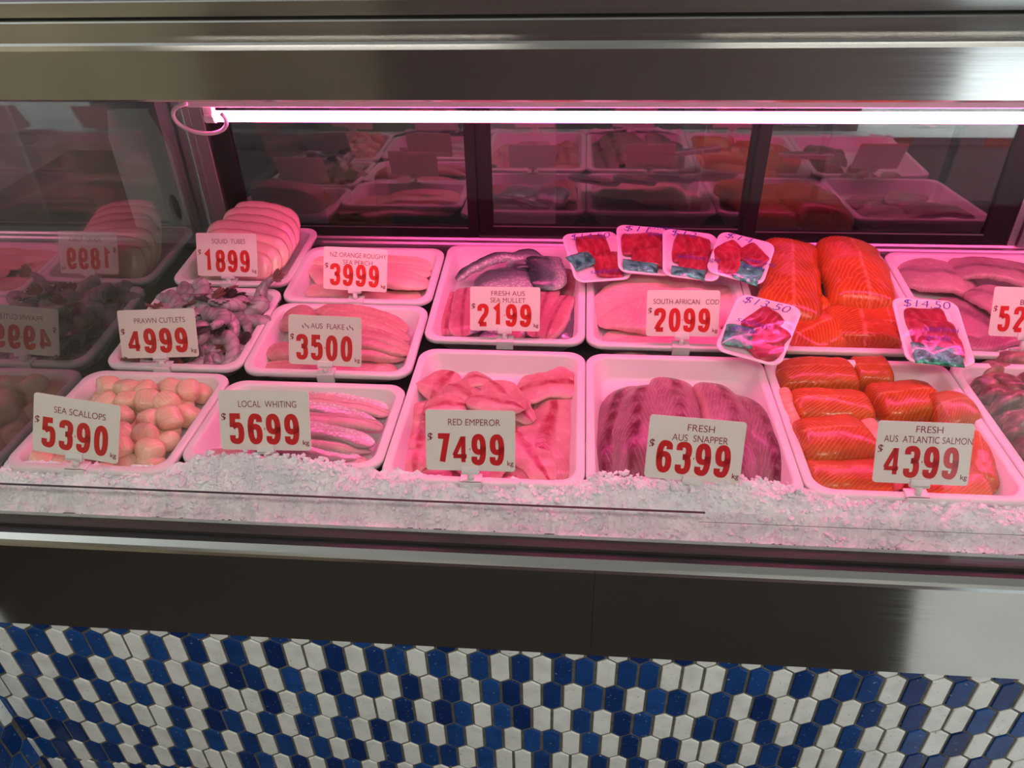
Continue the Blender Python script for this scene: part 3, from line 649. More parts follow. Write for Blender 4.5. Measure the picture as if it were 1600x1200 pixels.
# --- dark skinned fillets (2199)
z = Z(640, 340, 0.25); g = 'dark skinned fillets behind the 2199 card'
def mu(lab, a, b, h, W, T=0.018, mat='mullet', **kw):
    kw.setdefault('kind', 'strip')
    lay(C2, 'mullet_fillet', mat, lab, 'fish fillet', g, z(*a), z(*b), h, W, T, **kw)
mu('red fleshed fillet along the flake side wall, lowest', (225, 740), (290, 470), 0.006, 0.080, 0.020)
mu('red fleshed fillet beside the 2199 card edge on the flake side', (330, 740), (360, 440), 0.016, 0.070, 0.022, roll=-6)
mu('silver skin showing between flesh fillets at the 2199 card edge', (400, 730), (400, 560), 0.016, 0.050, 0.016, mat='mullet_silver')
mu('dark skinned fillet at the foot of the 2199 card', (430, 735), (660, 740), 0.006, 0.055, 0.016, mat='mullet_skin')
mu('red fleshed fillet crossing beneath the 2199 clip', (600, 745), (800, 600), 0.014, 0.075, 0.020)
mu('silver skinned fillet along the cod side wall', (960, 780), (1040, 510), 0.010, 0.080, 0.018, mat='mullet_silver', roll=14)
mu('red fleshed fillet with rounded top lying over the silver one', (850, 775), (1000, 480), 0.026, 0.070, 0.022, roll=-4, kind='long')
mu('red fleshed fillet beside the 2199 nine nearest the cod', (790, 740), (880, 440), 0.028, 0.070, 0.022)
mu('pink flesh fillet behind the silver edge, under the first tuna pack', (950, 480), (1010, 330), 0.012, 0.12, 0.018)
mu('dark skinned fillet under the 2199 card, mostly hidden', (480, 640), (760, 640), 0.014, 0.15, 0.018, mat='mullet_skin')
mu('wide dark blue skinned fillet fading to pink, behind the 2199 card top', (400, 440), (800, 400), 0.038, 0.135, 0.020, mat='mullet_skin', roll=-6, arch=0.01)
mu('grey skinned fillet folded over the back of the pile toward the cod', (880, 460), (830, 250), 0.048, 0.105, 0.018, mat='mullet_skin', roll=4, arch=0.012)
mu('thin dark fillet edge curling across the back of the pile', (290, 380), (840, 255), 0.042, 0.050, 0.018, mat='mullet_skin', arch=0.014, bend=0.022, wob=0.009)
mu('short silver fillet tucked between the dark curl and the folded grey one', (600, 320), (850, 290), 0.046, 0.055, 0.014, mat='mullet_silver', wob=0.008)

# --- large pink fillets (2099)
z = Z(860, 330, 0.25); g = 'large pink fillets behind the 2099 card'
def co(lab, a, b, h, W, T, **kw):
    lay(D2, 'cod_fillet', 'cod', lab, 'fish fillet', g, z(*a), z(*b), h, W, T, nx=40, nr=26, **kw)
co('large pink fillet at the near rim under the 2099 card foot', (320, 830), (1120, 800), 0.006, 0.11, 0.022, kind='strip')
co('large pink fillet filling the mullet side of the 2099 tray, on top', (290, 690), (1010, 500), 0.026, 0.225, 0.024, kind='long', arch=0.018, wob=0.012, dome=0.35)
co('large pink fillet at the salmon side of the 2099 tray, behind the 13.50 pack', (760, 740), (1180, 500), 0.016, 0.15, 0.026, kind='long')

# --- greyish pink fillets (5299)
z = Z(1180, 330, 0.2625); g = 'greyish pink fillets behind the 5299 card'
def ba(lab, a, b, h, W, T, **kw):
    lay(F2, 'barramundi_fillet', 'barra', lab, 'fish fillet', g, z(*a), z(*b), h, W * 1.08, T * 0.68, wob=0.010, dome=0.34, nx=40, nr=26, **kw)
ba('greyish fillet lying under all the others in the 5299 tray', (1120, 720), (1640, 640), 0.006, 0.17, 0.026, kind='strip')
ba('greyish fillet with dark patches along the salmon side wall', (830, 380), (1330, 460), 0.016, 0.155, 0.030, kind='strip', arch=0.014)
ba('greyish fillet humped against the back wall of the 5299 tray', (1120, 370), (1680, 420), 0.030, 0.11, 0.028, kind='strip', arch=0.024)
ba('pinker fillet folded out beside the 5299 dollar sign', (1260, 480), (1600, 640), 0.036, 0.12, 0.024, kind='long', arch=0.01)
ba('greyish fillet under the last tuna pack, toward the near rim', (1040, 560), (1420, 720), 0.014, 0.14, 0.026, kind='strip')

# --- squid tubes (1899)
z = Z(0, 300, 0.3); g = 'squid tubes stacked behind the 1899 card'
def sq(lab, k, u0, u1, W, roll, T=0.022, **kw):
    lay(A3, 'squid_tube', 'squid', lab, 'squid', g, (u0, -0.078 + 0.030 * k, 0.050 + 0.0045 * k), (u1, -0.072 + 0.030 * k, 0.046 + 0.0045 * k), 0, W, T, roll=roll, kind='tube', nx=36, nr=28, bend=0.010, wob=0.004, **kw)
sq('pale squid tube nearest the rim, rounded end toward the 3999 tray', 0, -0.115, 0.095, 0.105, 50)
sq('squid tube lying second from the rim behind the 1899 card', 1, -0.12, 0.115, 0.125, 52)
sq('squid tube whose edge bulges beside the 1899 digits', 2, -0.125, 0.128, 0.135, 54)
sq('squid tube in mid stack, square end showing past the 1899 card top', 3, -0.13, 0.130, 0.150, 52)
sq('squid tube third from the back, its lip showing as a curved edge', 4, -0.100, 0.132, 0.150, 50)
sq('squid tube second from the back of the stack', 5, -0.105, 0.135, 0.155, 48)
sq('squid tube at the very back, topmost of the stack', 6, -0.085, 0.130, 0.160, 48)
# --- scallops (5390)
rnd = random.Random(11)
def scallop_mesh(seed):
    r = random.Random(seed); m_ = MB(); m_.ball((0, 0, 0), 0.0265, 0.0245, 0.0215, 20, 12, p=0.72)
    so = Vector((seed * 3.1, seed * 1.7, 0)); vs = []; uvs = []
    for v in m_.v:
        p = Vector(v); k = 1 + 0.16 * noise.noise(p * 32 + so); p *= k
        vs.append(p); uvs.append((0.5 + p.x / 0.06, 0.5 + p.y / 0.06))
    return vs, m_.f, uvs
protos = []
for k in range(6):
    o = obj('sea_scallop', *scallop_mesh(k + 1)[:2], FL['scallop'], uvs=scallop_mesh(k + 1)[2]); protos.append(o)
spots = []
for j in range(7):
    for i in range(6):
        u = -0.118 + 0.047 * i + (0.022 if j % 2 else 0) + rnd.uniform(-.006, .006); v = -0.130 + 0.043 * j + rnd.uniform(-.005, .005)
        if abs(u) < 0.128 and abs(v) < 0.135: spots.append((u, v, 0.021 + rnd.uniform(0, .004), 'lower'))
for j in range(5):
    for i in range(5):
        u = -0.094 + 0.049 * i + (0.022 if j % 2 else 0) + rnd.uniform(-.008, .008); v = -0.108 + 0.052 * j + rnd.uniform(-.006, .006)
        if abs(u) < 0.12 and not (u < -0.03 and v < -0.03): spots.append((u, v, 0.050 + rnd.uniform(-.002, .007), 'upper'))
for k, (u, v, h, lay_) in enumerate(spots):
    o = protos[k] if k < len(protos) else protos[k % len(protos)].copy()
    if k >= len(protos): col.objects.link(o)
    rot = Matrix.Rotation(rnd.uniform(0, 6.28), 4, 'Z') @ Matrix.Rotation(rnd.uniform(-.55, .55), 4, 'X') @ Matrix.Rotation(rnd.uniform(-.5, .5), 4, 'Y')
    p = A1.loc(u, v, h); sc = rnd.uniform(0.92, 1.14)
    o.matrix_world = Matrix.Translation(V(*p)) @ rot @ Matrix.Scale(sc, 4)
    if lay_ == 'upper': tag(o, 'round pale scallop lying on top of the pile behind the 5390 card', 'scallop', 'scallops on top of the pile')
    else: tag(o, 'round pale scallop in the bottom layer behind the 5390 card', 'scallop', 'scallops in the bottom layer')

# --- prawns (4999)
def prawn_proto(seed, tailmat):
    r = random.Random(seed); root = None
    N, nr = 22, 12; R = 0.047 * r.uniform(0.9, 1.15); sweep = math.radians(r.uniform(70, 140)); lift = r.uniform(-.008, .010)
    vs = []; uvs = []
    def ctr(t): a = -sweep / 2 + sweep * t; return Vector((R * math.sin(a), R * math.cos(a) - R * 0.5, lift * math.sin(3 * t)))
    for i in range(N + 1):
        t = i / N; p = ctr(t); tg = (ctr(min(1, t + .01)) - ctr(max(0, t - .01))).normalized(); out = Vector((-tg.y, tg.x, 0)); up = Vector((0, 0, 1))
        rad = 0.0185 * min(1, t / 0.10 + 0.25) ** 0.5 * (1 - 0.66 * t ** 1.4) * (1 + 0.06 * abs(math.sin(t * 6 * math.pi)))
        if t == 0: rad = 0.006
        for k in range(nr):
            a = 2 * math.pi * k / nr; vs.append(p + rad * (math.cos(a) * out * 1.1 + math.sin(a) * up)); uvs.append((t, 0.5 + 0.5 * math.cos(a)))
    fs = [(i * nr + k, i * nr + (k + 1) % nr, (i + 1) * nr + (k + 1) % nr, (i + 1) * nr + k) for i in range(N) for k in range(nr)]
    fs += [tuple(range(nr))[::-1], tuple(range(N * nr, (N + 1) * nr))]
    body = obj('prawn', vs, fs, FL['prawn'], uvs=uvs)
    e = ctr(1); tg = (ctr(1) - ctr(0.97)).normalized(); out = Vector((-tg.y, tg.x, 0)); b_ = MB()
    for k in range(-2, 3):
        d = (tg + out * k * 0.30 + Vector((0, 0, 0.10 * abs(k)))).normalized(); w = d.cross(Vector((0, 0, 1))).normalized(); q = e - tg * 0.004; l = 0.042 - 0.003 * abs(k)
        for dz in (0,):
            pts = [q, q + d * l * .5 + w * .0065, q + d * l * .85 + w * .0045, q + d * l, q + d * l * .85 - w * .0045, q + d * l * .5 - w * .0055]
            up = Vector((0, 0, .0014)); n6 = 6
            b_.add([p + up for p in pts] + [p - up for p in pts], [tuple(range(6)), tuple(range(6, 12))[::-1]] + [(i, 6 + i, 6 + (i + 1) % 6, (i + 1) % 6) for i in range(6)])
    b_.build('tail_fan', MT[tailmat], body)
    return body
def copy_tree(o):
    c = o.copy(); col.objects.link(c)
    for ch in list(o.children):
        d = ch.copy(); col.objects.link(d); d.parent = c
    return c
pp = [prawn_proto(k, 'tail' if k % 3 else 'tail_brown') for k in range(7)]
rnd = random.Random(4)
place = []
def heap(u, v): return max(0.0, 1 - (u / 0.150) ** 4) * max(0.0, 1 - (v / 0.165) ** 4)
for layer in range(4):
    n = (30, 30, 24, 14)[layer]; k = 0
    while k < n:
        f = (1, .97, .80, .58)[layer]
        u, v = rnd.uniform(-.128, .128) * f, rnd.uniform(-.136, .136) * f + (0, 0, .012, .02)[layer]
        if any(abs(u - q[0]) + abs(v - q[1]) < .034 and q[3] == layer for q in place):
            if rnd.random() < .96: continue
        place.append((u, v, 0.016 + 0.024 * layer + rnd.uniform(-.004, .006) - 0.015 * (abs(v) / .15) ** 2 * layer, layer)); k += 1
for k, (u, v, h, layer) in enumerate(place):
    o = pp[k] if k < len(pp) else copy_tree(pp[k % len(pp)])
    rot = Matrix.Rotation(rnd.uniform(0, 6.28), 4, 'Z') @ Matrix.Rotation(rnd.uniform(-.6, .6), 4, 'X') @ Matrix.Rotation(rnd.uniform(-.6, .6), 4, 'Y')
    o.matrix_world = Matrix.Translation(V(*A2.loc(u, v, h))) @ rot @ Matrix.Scale(rnd.uniform(1.0, 1.3), 4)
    if layer == 3: tag(o, 'curled grey prawn with dark tail on top of the heap behind the 4999 card', 'prawn', 'prawns on top of the heap')
    else: tag(o, 'curled grey prawn inside the heap behind the 4999 card', 'prawn', 'prawns inside the heap')
o = copy_tree(pp[0]); o.matrix_world = frame(A2.loc(0.140, 0.140, 0.055), Vector((0.2, .6, .75)).normalized(), Vector((-.95, .3, 0)).normalized(), Vector((0.2, .6, .75)).normalized().cross(Vector((-.95, .3, 0)).normalized()))
tag(o, 'grey prawn with its dark tail standing up at the tray corner beside the 3500 tray', 'prawn', None)

# --- brown shellfish in the tray beside the front salmon
z = Z(1451, 520, 0.2168); g = 'brown shellfish in the tray beside the front salmon'
sp = [((470, 230), (800, 260), .030), ((330, 300), (640, 300), .022), ((300, 440), (560, 360), .030), ((460, 330), (680, 500), .046), ((620, 380), (900, 400), .034), ((340, 500), (620, 520), .030),
      ((430, 570), (760, 540), .044), ((640, 560), (940, 620), .036), ((440, 640), (700, 640), .026), ((540, 720), (800, 690), .038), ((500, 780), (740, 800), .020), ((700, 760), (960, 720), .036), ((600, 880), (860, 880), .024), ((660, 940), (900, 960), .010),
      ((800, 460), (1080, 470), .030), ((820, 820), (1100, 800), .024), ((800, 330), (1100, 300), .020)]
words = ['at the back wall, darkest one', 'against the salmon side wall under the pack', 'with a pink ridge, pointing to the pack corner', 'crossing over its neighbours near the back', 'behind the crossing one, half off the picture', 'along the salmon tray wall in the middle',
         'long and pink on top of the middle', 'thick and grey, outer one of the middle row', 'below the long pink one, next to the wall', 'rounded and pinkish above the rim notch', 'with thin feelers by the tray rim', 'outer one beside the rounded pinkish one', 'nearest the front rim, brownish', 'lowest at the front corner', 'outer one at mid height', 'outer one near the front', 'outer one near the back wall']
for (a, b_, h), w in zip(sp, words):
    lay(F1, 'brown_shellfish', 'shell', 'brown shellfish ' + w, 'shellfish', g, z(*a), z(*b_), h, 0.048, 0.030, kind='long', arch=0.010, wob=0.010, roll=random.Random(len(w)).uniform(-20, 20))

# ================================================================== price cards
def text_mesh(txt, size, width=None, align='CENTER', offset=0.0, shear=0.0, squeeze=None):
    """Verts/faces of flat lettering, in case units; WIDTH squeezes the line to that width."""
    cu = bpy.data.curves.new('t', 'FONT'); cu.body = txt; cu.size = 1.0; cu.align_x = align; cu.offset = offset; cu.shear = shear
    to = bpy.data.objects.new('t', cu); col.objects.link(to)
    dg = bpy.context.evaluated_depsgraph_get(); me = bpy.data.meshes.new_from_object(to.evaluated_get(dg))
    vs = [(v.co.x, v.co.y) for v in me.vertices]; fs = [tuple(p.vertices) for p in me.polygons]
    bpy.data.objects.remove(to); bpy.data.curves.remove(cu); bpy.data.meshes.remove(me)
    k = size
    xs = [v[0] for v in vs]; kx = k if width is None else width / (max(xs) - min(xs))
    return [(v[0] * kx, v[1] * k) for v in vs], fs
DIG = {'0': [([(0,0),(1,0),(1,2),(0,2)], 1)], '1': [([(.12,1.62),(.62,2),(.62,0)], 2)], '2': [([(0,1.45),(0,2),(1,2),(1,1.2),(.45,.7),(.02,0)], 0), ([(0,0),(1,0)], 2)],
       '3': [([(0,1.55),(0,2),(1,2),(1,1.08),(.4,1.08)], 0), ([(.4,1.08),(1,1.08),(1,0),(0,0),(0,.48)], 0)], '4': [([(.82,0),(.82,2)], 2), ([(.74,1.93),(-.20,.52)], 2), ([(-.32,.46),(1.18,.46)], 2)],
       '5': [([(.95,2),(.08,2),(.04,1.12)], 2), ([(.04,1.12),(.35,1.3),(1,1.3),(1,0),(0,0),(0,.48)], 0)], '6': [([(1,1.55),(1,2),(0,2),(0,0),(1,0),(1,1.18),(.04,1.18),(0.02,.75)], 0)],
       '7': [([(0,2),(1,2),(.48,0)], 2)], '8': [([(.05,1.06),(.95,1.06),(.95,2),(.05,2)], 1), ([(0,0),(1,0),(1,1.06),(0,1.06)], 1)]}
DIG['9'] = [([(1 - x, 2 - y) for x, y in DIG['6'][0][0]], 0)]
def smooth_line(p, closed, it=3):
    for _ in range(it):
        q = []
        n = len(p)
        for i in range(n if closed else n - 1):
            a, c = p[i], p[(i + 1) % n]
            q += [(a[0] * .75 + c[0] * .25, a[1] * .75 + c[1] * .25), (a[0] * .25 + c[0] * .75, a[1] * .25 + c[1] * .75)]
        if not closed: q = [p[0]] + q + [p[-1]]
        p = q
    return p
def stroke(mb, pts, closed, r, z):
    """One continuous mitred ribbon."""
    n = len(pts); L = []; Rr = []
    for i in range(n):
        p = Vector(pts[i]); a = Vector(pts[i - 1]) if (i or closed) else p; c = Vector(pts[(i + 1) % n]) if (i < n - 1 or closed) else p
        d0 = (p - a).normalized() if (p - a).length > 1e-7 else (c - p).normalized(); d1 = (c - p).normalized() if (c - p).length > 1e-7 else d0
        q = Vector((-(d0 + d1).y, (d0 + d1).x)).normalized(); k = min(r / max(0.35, q.dot(Vector((-d0.y, d0.x)))), r * 2)
        L.append((*(p + q * k), z)); Rr.append((*(p - q * k), z))
    mb.add(L + Rr, [(i, n + i, n + (i + 1) % n, (i + 1) % n) for i in range(n if closed else n - 1)])
def digits(txt, x0, x1, y0, y1, z, r):
    mb = MB(); n = len(txt); cw = (x1 - x0) / n
    for i, ch in enumerate(txt):
        w = cw * 0.80 - 2 * r; ox = x0 + cw * i + cw * 0.10 + r
        for pts, mode in DIG[ch]:
            p = [(ox + x * w, y0 + r + y * (y1 - y0 - 2 * r) / 2) for x, y in pts]
            p = smooth_line(p, mode == 1) if mode != 2 else p
            stroke(mb, p, mode == 1, r * (0.76 if ch == '4' else 1), z)
    return mb
LEAN = math.radians(25)
def card(tray, corners, names, price, label, clip=True, yoff=0.0, dot=True, marks=False):
    fy = tray.O + tray.ey * (-tray.L / 2 + 0.010 + yoff) + tray.n * 0.02
    up = Vector((0, math.sin(LEAN), math.cos(LEAN))); nrm = Vector((0, -math.cos(LEAN), math.sin(LEAN)))
    TL, TR, BR, BL = [hit(*p, fy, nrm) for p in corners]
    c = (TL + TR + BR + BL) / 4; x = ((TR - TL) + (BR - BL)); w = x.length / 2; y = ((TL - BL) + (TR - BR)); h = y.length / 2
    x.normalize(); y = (y - x * y.dot(x)).normalized(); zz = x.cross(y)
    t = empty('price_card', frame(c, x, y, zz)); tag(t, label, 'price card', 'price cards')
    th = 0.0022; r = 0.006; ring = []
    for cx, cy, a0 in ((w/2 - r, h/2 - r, 0), (-w/2 + r, h/2 - r, 90), (-w/2 + r, -h/2 + r, 180), (w/2 - r, -h/2 + r, 270)):
        for k in range(5): a = math.radians(a0 + 22.5 * k); ring.append((cx + r * math.cos(a), cy + r * math.sin(a)))
    b = MB(); b.add([(p[0], p[1], 0) for p in ring] + [(p[0], p[1], -th) for p in ring], [tuple(range(20)), tuple(range(20, 40))[::-1]] + [(i, 20 + i, 20 + (i + 1) % 20, (i + 1) % 20) for i in range(20)])
    b.build('plate', MT['card'], t)
    ze = 0.0004
    for i, nm in enumerate(names):
        txt, yc, wd = nm
        vs, fs = text_mesh(txt, h * 0.155, w * wd, offset=-0.003)
        obj('name_lettering', [(p[0] + w * 0.04, p[1] + yc * h, ze) for p in vs], fs, MT['name_ink'], t, smooth=False)
    digits(price, -w * 0.415, w * 0.40, -h * 0.405, h * 0.115, ze, w * 0.032).build('price_digits', MT['price_ink'], t)
    if dot:
        b = MB(); stroke(b, [(-w * 0.008, -h * 0.14), (w * 0.002, -h * 0.14)], False, w * 0.010, ze * 1.5); b.build('decimal_point', MT['price_ink'], t)
    vs, fs = text_mesh('$', h * 0.20, w * 0.055, offset=0.012); obj('dollar_sign', [(p[0] - w * 0.45, p[1] - h * 0.02, ze) for p in vs], fs, MT['name_ink'], t, smooth=False)
    vs, fs = text_mesh('kg', h * 0.115, w * 0.07, offset=0.012); obj('unit_lettering', [(p[0] + w * 0.445, p[1] - h * 0.40, ze) for p in vs], fs, MT['name_ink'], t, smooth=False)
    # clip: jaw on the card's lower edge, stem, and a saddle over the tray rim
    b = MB(); jw = 0.019; b.box(-jw / 1.1, jw / 1.1, -h/2 - 0.006, -h/2 + 0.010, 0.0008, 0.005); b.box(-jw / 1.1, jw / 1.1, -h/2 - 0.006, -h/2 + 0.010, -th - 0.005, -th - 0.0004); b.box(-jw / 1.1, jw / 1.1, -h/2 - 0.007, -h/2 - 0.0012, -th - 0.005, 0.005)
    k = bevel(b.build('clip', MT['clip'], t), 0.0012)
    if clip:
        mi = t.matrix_world.inverted()
        def loc(u, v, hh): q = mi @ V(*(tray.O + tray.ex * u + tray.ey * v + tray.n * hh)); return q / S
        ce = (c - tray.O).dot(tray.ex); jb = tray.O; cb = c - y * (h / 2 + 0.004)
        ux = (cb - tray.O).dot(tray.ex); vf = -tray.L / 2
        s0 = Vector((0, -h/2 - 0.004, -th / 2)); s1 = loc(ux, vf + 0.008, 0.004)
        b = MB(); b.tube([s0, s0.lerp(s1, .5), s1], 0.0065, 8); b.build('stem', MT['clip'], k, smooth=True)
        b = MB()
        P = lambda u, v, hh: tuple(loc(ux + u, vf + v, hh))
        def bx(u0, u1, v0, v1, h0, h1):
            b.add([P(u0,v0,h0),P(u1,v0,h0),P(u1,v1,h0),P(u0,v1,h0),P(u0,v0,h1),P(u1,v0,h1),P(u1,v1,h1),P(u0,v1,h1)], [(0,3,2,1),(4,5,6,7),(0,1,5,4),(1,2,6,5),(2,3,7,6),(3,0,4,7)])
        bx(-.021, .021, -.004, .024, 0.0005, 0.005); bx(-.021, .021, -.005, .0005, -0.020, 0.005)
        bevel(b.build('rim_saddle', MT['clip'], k), 0.0012)
    if marks:
        b = MB()
        for sx in (-1, 1):
            for q in range(3):
                x_ = w * 0.04 + sx * w * (0.27 + 0.035 * q); y_ = h * (0.275 + (0.03 if q % 2 else -0.01)); stroke(b, [(x_ - w * 0.010, y_ + h * 0.03), (x_ + w * 0.010, y_ - h * 0.03)], False, w * 0.006, ze)
        b.build('dash_marks', MT['name_ink'], t)
    return t
card(A1, [(49, 612), (184.5, 634), (187, 725.5), (54.5, 704)], [('SEA SCALLOPS', 0.21, 0.60)], '5390', 'white price card reading SEA SCALLOPS 5390 on the scallop tray')
card(B1, [(341, 609), (482.5, 611), (485.5, 704), (345, 702.5)], [('LOCAL  WHITING', 0.22, 0.64)], '5699', 'white price card reading LOCAL WHITING 5699 on the silver fillet tray')
card(C1, [(664.5, 639.5), (805, 642.5), (805, 737), (666, 734)], [('RED EMPEROR', 0.25, 0.58)], '7499', 'white price card reading RED EMPEROR 7499 on the bright pink fillet tray')
card(D1, [(1015.5, 647.5), (1165, 659.5), (1157.5, 759), (1007, 744.5)], [('FRESH', 0.29, 0.28), ('AUS  SNAPPER', 0.125, 0.58)], '6399', 'white price card reading FRESH AUS SNAPPER 6399 rising from the ice', clip=True)
card(E1, [(1377, 657), (1528, 663), (1507.6, 759), (1359, 753)], [('FRESH', 0.33, 0.28), ('AUS  ATLANTIC SALMON', 0.165, 0.92)], '4399', 'white price card reading FRESH AUS ATLANTIC SALMON 4399 on the salmon tray')
card(A3, [(309, 364), (403, 365), (400, 432.5), (306, 430.5)], [('SQUID  TUBES', 0.26, 0.55)], '1899', 'white price card reading SQUID TUBES 1899 at the squid tray')
card(A2, [(179, 485), (300, 482), (313.5, 556.5), (194.5, 560.5)], [('PRAWN CUTLETS', 0.22, 0.66)], '4999', 'white price card reading PRAWN CUTLETS 4999 on the prawn tray')
card(B3, [(505, 384.5), (605, 390), (604.5, 457), (506, 451)], [('NZ ORANGE ROUGHY', 0.27, 0.88), ('SEA PERCH', 0.10, 0.46)], '3999', 'white price card reading NZ ORANGE ROUGHY SEA PERCH 3999')
card(B2, [(448, 491), (563, 496), (566, 574), (454, 568)], [('AUS  FLAKE', 0.24, 0.46)], '3500', 'white price card reading AUS FLAKE 3500 on the long pink fillet tray', marks=True)
card(C2, [(734, 447.5), (845, 449), (842.5, 518), (735, 516)], [('FRESH AUS', 0.30, 0.48), ('SEA MULLET', 0.145, 0.50)], '2199', 'white price card reading FRESH AUS SEA MULLET 2199')
card(D2, [(1013, 453), (1129, 454), (1119, 526), (1007.5, 525)], [('SOUTH AFRICAN   COD', 0.20, 0.90)], '2099', 'white price card reading SOUTH AFRICAN COD 2099')
card(F2, [(1558, 448), (1672, 451), (1656, 529), (1541, 524)], [('AUS', 0.30, 0.20), ('BARRA', 0.145, 0.34)], '5299', 'white price card reading AUS BARRA and a price starting 52, at the picture edge')

# ================================================================== wrapped tuna packs
def pack(corners, zs, price, note, label, slices, foilbox, seed, notepos, lean=0.0):
    TL, TR, BR, BL = [hit(*p, Vector((0, 0, zz)), Vector((0, 0, 1))) for p, zz in zip(corners, zs)]
    c = (TL + TR + BR + BL) / 4; x = (TR - TL) + (BR - BL); w = x.length / 2; y = (TL - BL) + (TR - BR); h = y.length / 2
    x.normalize(); y = (y - x * y.dot(x)).normalized(); n = x.cross(y)
    t = empty('tuna_pack', frame(c, x, y, n)); tag(t, label, 'wrapped fish pack', 'wrapped tuna packs')
    def loop(ins, z, r):
        hw, hl = w / 2 - ins, h / 2 - ins; out = []
        for cx, cy, a0 in ((hw - r, hl - r, 0), (-hw + r, hl - r, 90), (-hw + r, -hl + r, 180), (hw - r, -hl + r, 270)):
            for k in range(7): a = math.radians(a0 + k * 15); out.append((cx + r * math.cos(a), cy + r * math.sin(a), z))
        return out
    D = 0.016; R = 0.026
    loops = [loop(.016, -D, R - .006), loop(.012, -D + .001, R - .004), loop(.001, -.003, R), loop(0, 0, R), loop(.002, .0015, R), loop(.007, .001, R - .003), loop(.016, -D + .006, R - .008), loop(.019, -D + .004, R - .010)]
    k = len(loops[0]); vs = [p for l in loops for p in l]; fs = [(i * k + j, i * k + (j + 1) % k, (i + 1) * k + (j + 1) % k, (i + 1) * k + j) for i in range(len(loops) - 1) for j in range(k)]
    fs += [tuple(range(k))[::-1], tuple(range((len(loops) - 1) * k, len(loops) * k))]
    obj('foam_tray', vs, fs, MT['foam'], t)
    for i, (u0, v0, u1, v1, W) in enumerate(slices):
        a, e = Vector((u0 * w / 2, v0 * h / 2)), Vector((u1 * w / 2, v1 * h / 2)); d = e - a
        ang = math.atan2(d.y, d.x)
        vs, fs, uvs = fillet_mesh(d.length * 1.12, W * w * 1.15, 0.010, kind='block', arch=0.001, wob=0.006, seed=seed * 10 + i, nx=24, nr=20, dome=0.6)
        ca, sa_ = math.cos(ang), math.sin(ang); mid = (a + e) / 2
        vs = [(mid.x + p[0] * ca - p[1] * sa_, mid.y + p[0] * sa_ + p[1] * ca, min(p[2], 0.012) - D + 0.008 + 0.0018 * i) for p in vs]
        obj('tuna_slice', vs, fs, FL['tuna'], t, uvs=uvs)
    u0, v0, fw, fh, fa = foilbox; mb = MB(); N, Mq = 14, 9; rr = random.Random(seed)
    so = Vector((seed * 5.3, 0, 0)); top = []
    for j in range(Mq + 1):
        for i in range(N + 1):
            p = Vector(((i / N - .5) * fw * w, (j / Mq - .5) * fh * h)); q = Vector((p.x * math.cos(fa) - p.y * math.sin(fa), p.x * math.sin(fa) + p.y * math.cos(fa)))
            e = min(i, N - i, 2) / 2 * min(j, Mq - j, 2) / 2
            top.append((u0 * w / 2 + q.x, v0 * h / 2 + q.y, 0.0015 + 0.0045 * e + 0.003 * noise.noise(Vector((p.x * 60, p.y * 60, 0)) + so)))
    nn = len(top); vs = top + [(p[0], p[1], -0.001) for p in top]; fs = []
    for j in range(Mq):
        for i in range(N):
            a = j * (N + 1) + i; f = (a, a + 1, a + N + 2, a + N + 1); fs += [f, tuple(nn + q for q in f[::-1])]
    rim = [i for i in range(N + 1)] + [j * (N + 1) + N for j in range(1, Mq + 1)] + [Mq * (N + 1) + i for i in range(N - 1, -1, -1)] + [j * (N + 1) for j in range(Mq - 1, 0, -1)]
    fs += [(rim[i], nn + rim[i], nn + rim[(i + 1) % len(rim)], rim[(i + 1) % len(rim)]) for i in range(len(rim))]
    obj('sauce_sachet', vs, fs, MT['foil'], t)
    # cling film, stretched over the rim and dented over the fish
    so = Vector((seed * 2.1, 9, 0)); N = 26; vs = []
    for j in range(N + 1):
        for i in range(N + 1):
            a, e = 2 * i / N - 1, 2 * j / N - 1
            rx = (w / 2 - .001) * a * math.sqrt(1 - 0.10 * e * e); ry = (h / 2 - .001) * e * math.sqrt(1 - 0.10 * a * a)
            vs.append((rx, ry, 0.0095 - 0.0072 * max(abs(a), abs(e)) ** 4 + 0.0022 * noise.noise(Vector((rx * 40, ry * 40, 0)) + so)))
    fs = [(j * (N + 1) + i, j * (N + 1) + i + 1, (j + 1) * (N + 1) + i + 1, (j + 1) * (N + 1) + i) for j in range(N) for i in range(N)]
    obj('cling_film', vs, fs, MT['film'], t)
    zt = 0.0128
    vs, fs = text_mesh(price, h * 0.17, w * (0.16 * len(price) if len(price) < 5 else 0.72), align='LEFT', offset=-0.012, shear=0.25)
    obj('price_writing', [(p[0] - w * 0.40, p[1] + h * 0.30, zt) for p in vs], fs, MT['pen'], t, smooth=False)
    nu, nv, lines = notepos
    for i, ln in enumerate(note):
        vs, fs = text_mesh(ln, h * 0.125, w * 0.075 * len(ln), align='LEFT', offset=-0.004, shear=0.3)
        obj('grade_writing', [(p[0] + nu * w / 2, p[1] + nv * h / 2 - i * h * 0.13, zt) for p in vs], fs, MT['pen'], t, smooth=False)
    return t
pack([(879, 367), (961, 360), (990, 437), (897, 441)], (.125, .118, .055, .062), '$14.50', ['sashimi grade'], 'tuna pack marked 14.50 lying against the dark skinned fillet tray', [(-.5, .35, .55, .35, .62), (-.1, -.25, .8, -.35, .55)], (-.55, -.12, .44, .30, .35), 1, (-.5, -.82, 1))
pack([(955, 350), (1038, 357), (1061, 432), (974, 425)], (.138, .125, .062, .078), '$11', ['sashimi', 'grade'], 'tuna pack marked 11, its words beside the price', [(-.75, .25, .85, .25, .52), (-.4, -.28, .85, -.28, .40)], (-.2, -.72, .62, .22, -.06), 2, (.15, .76, 2))
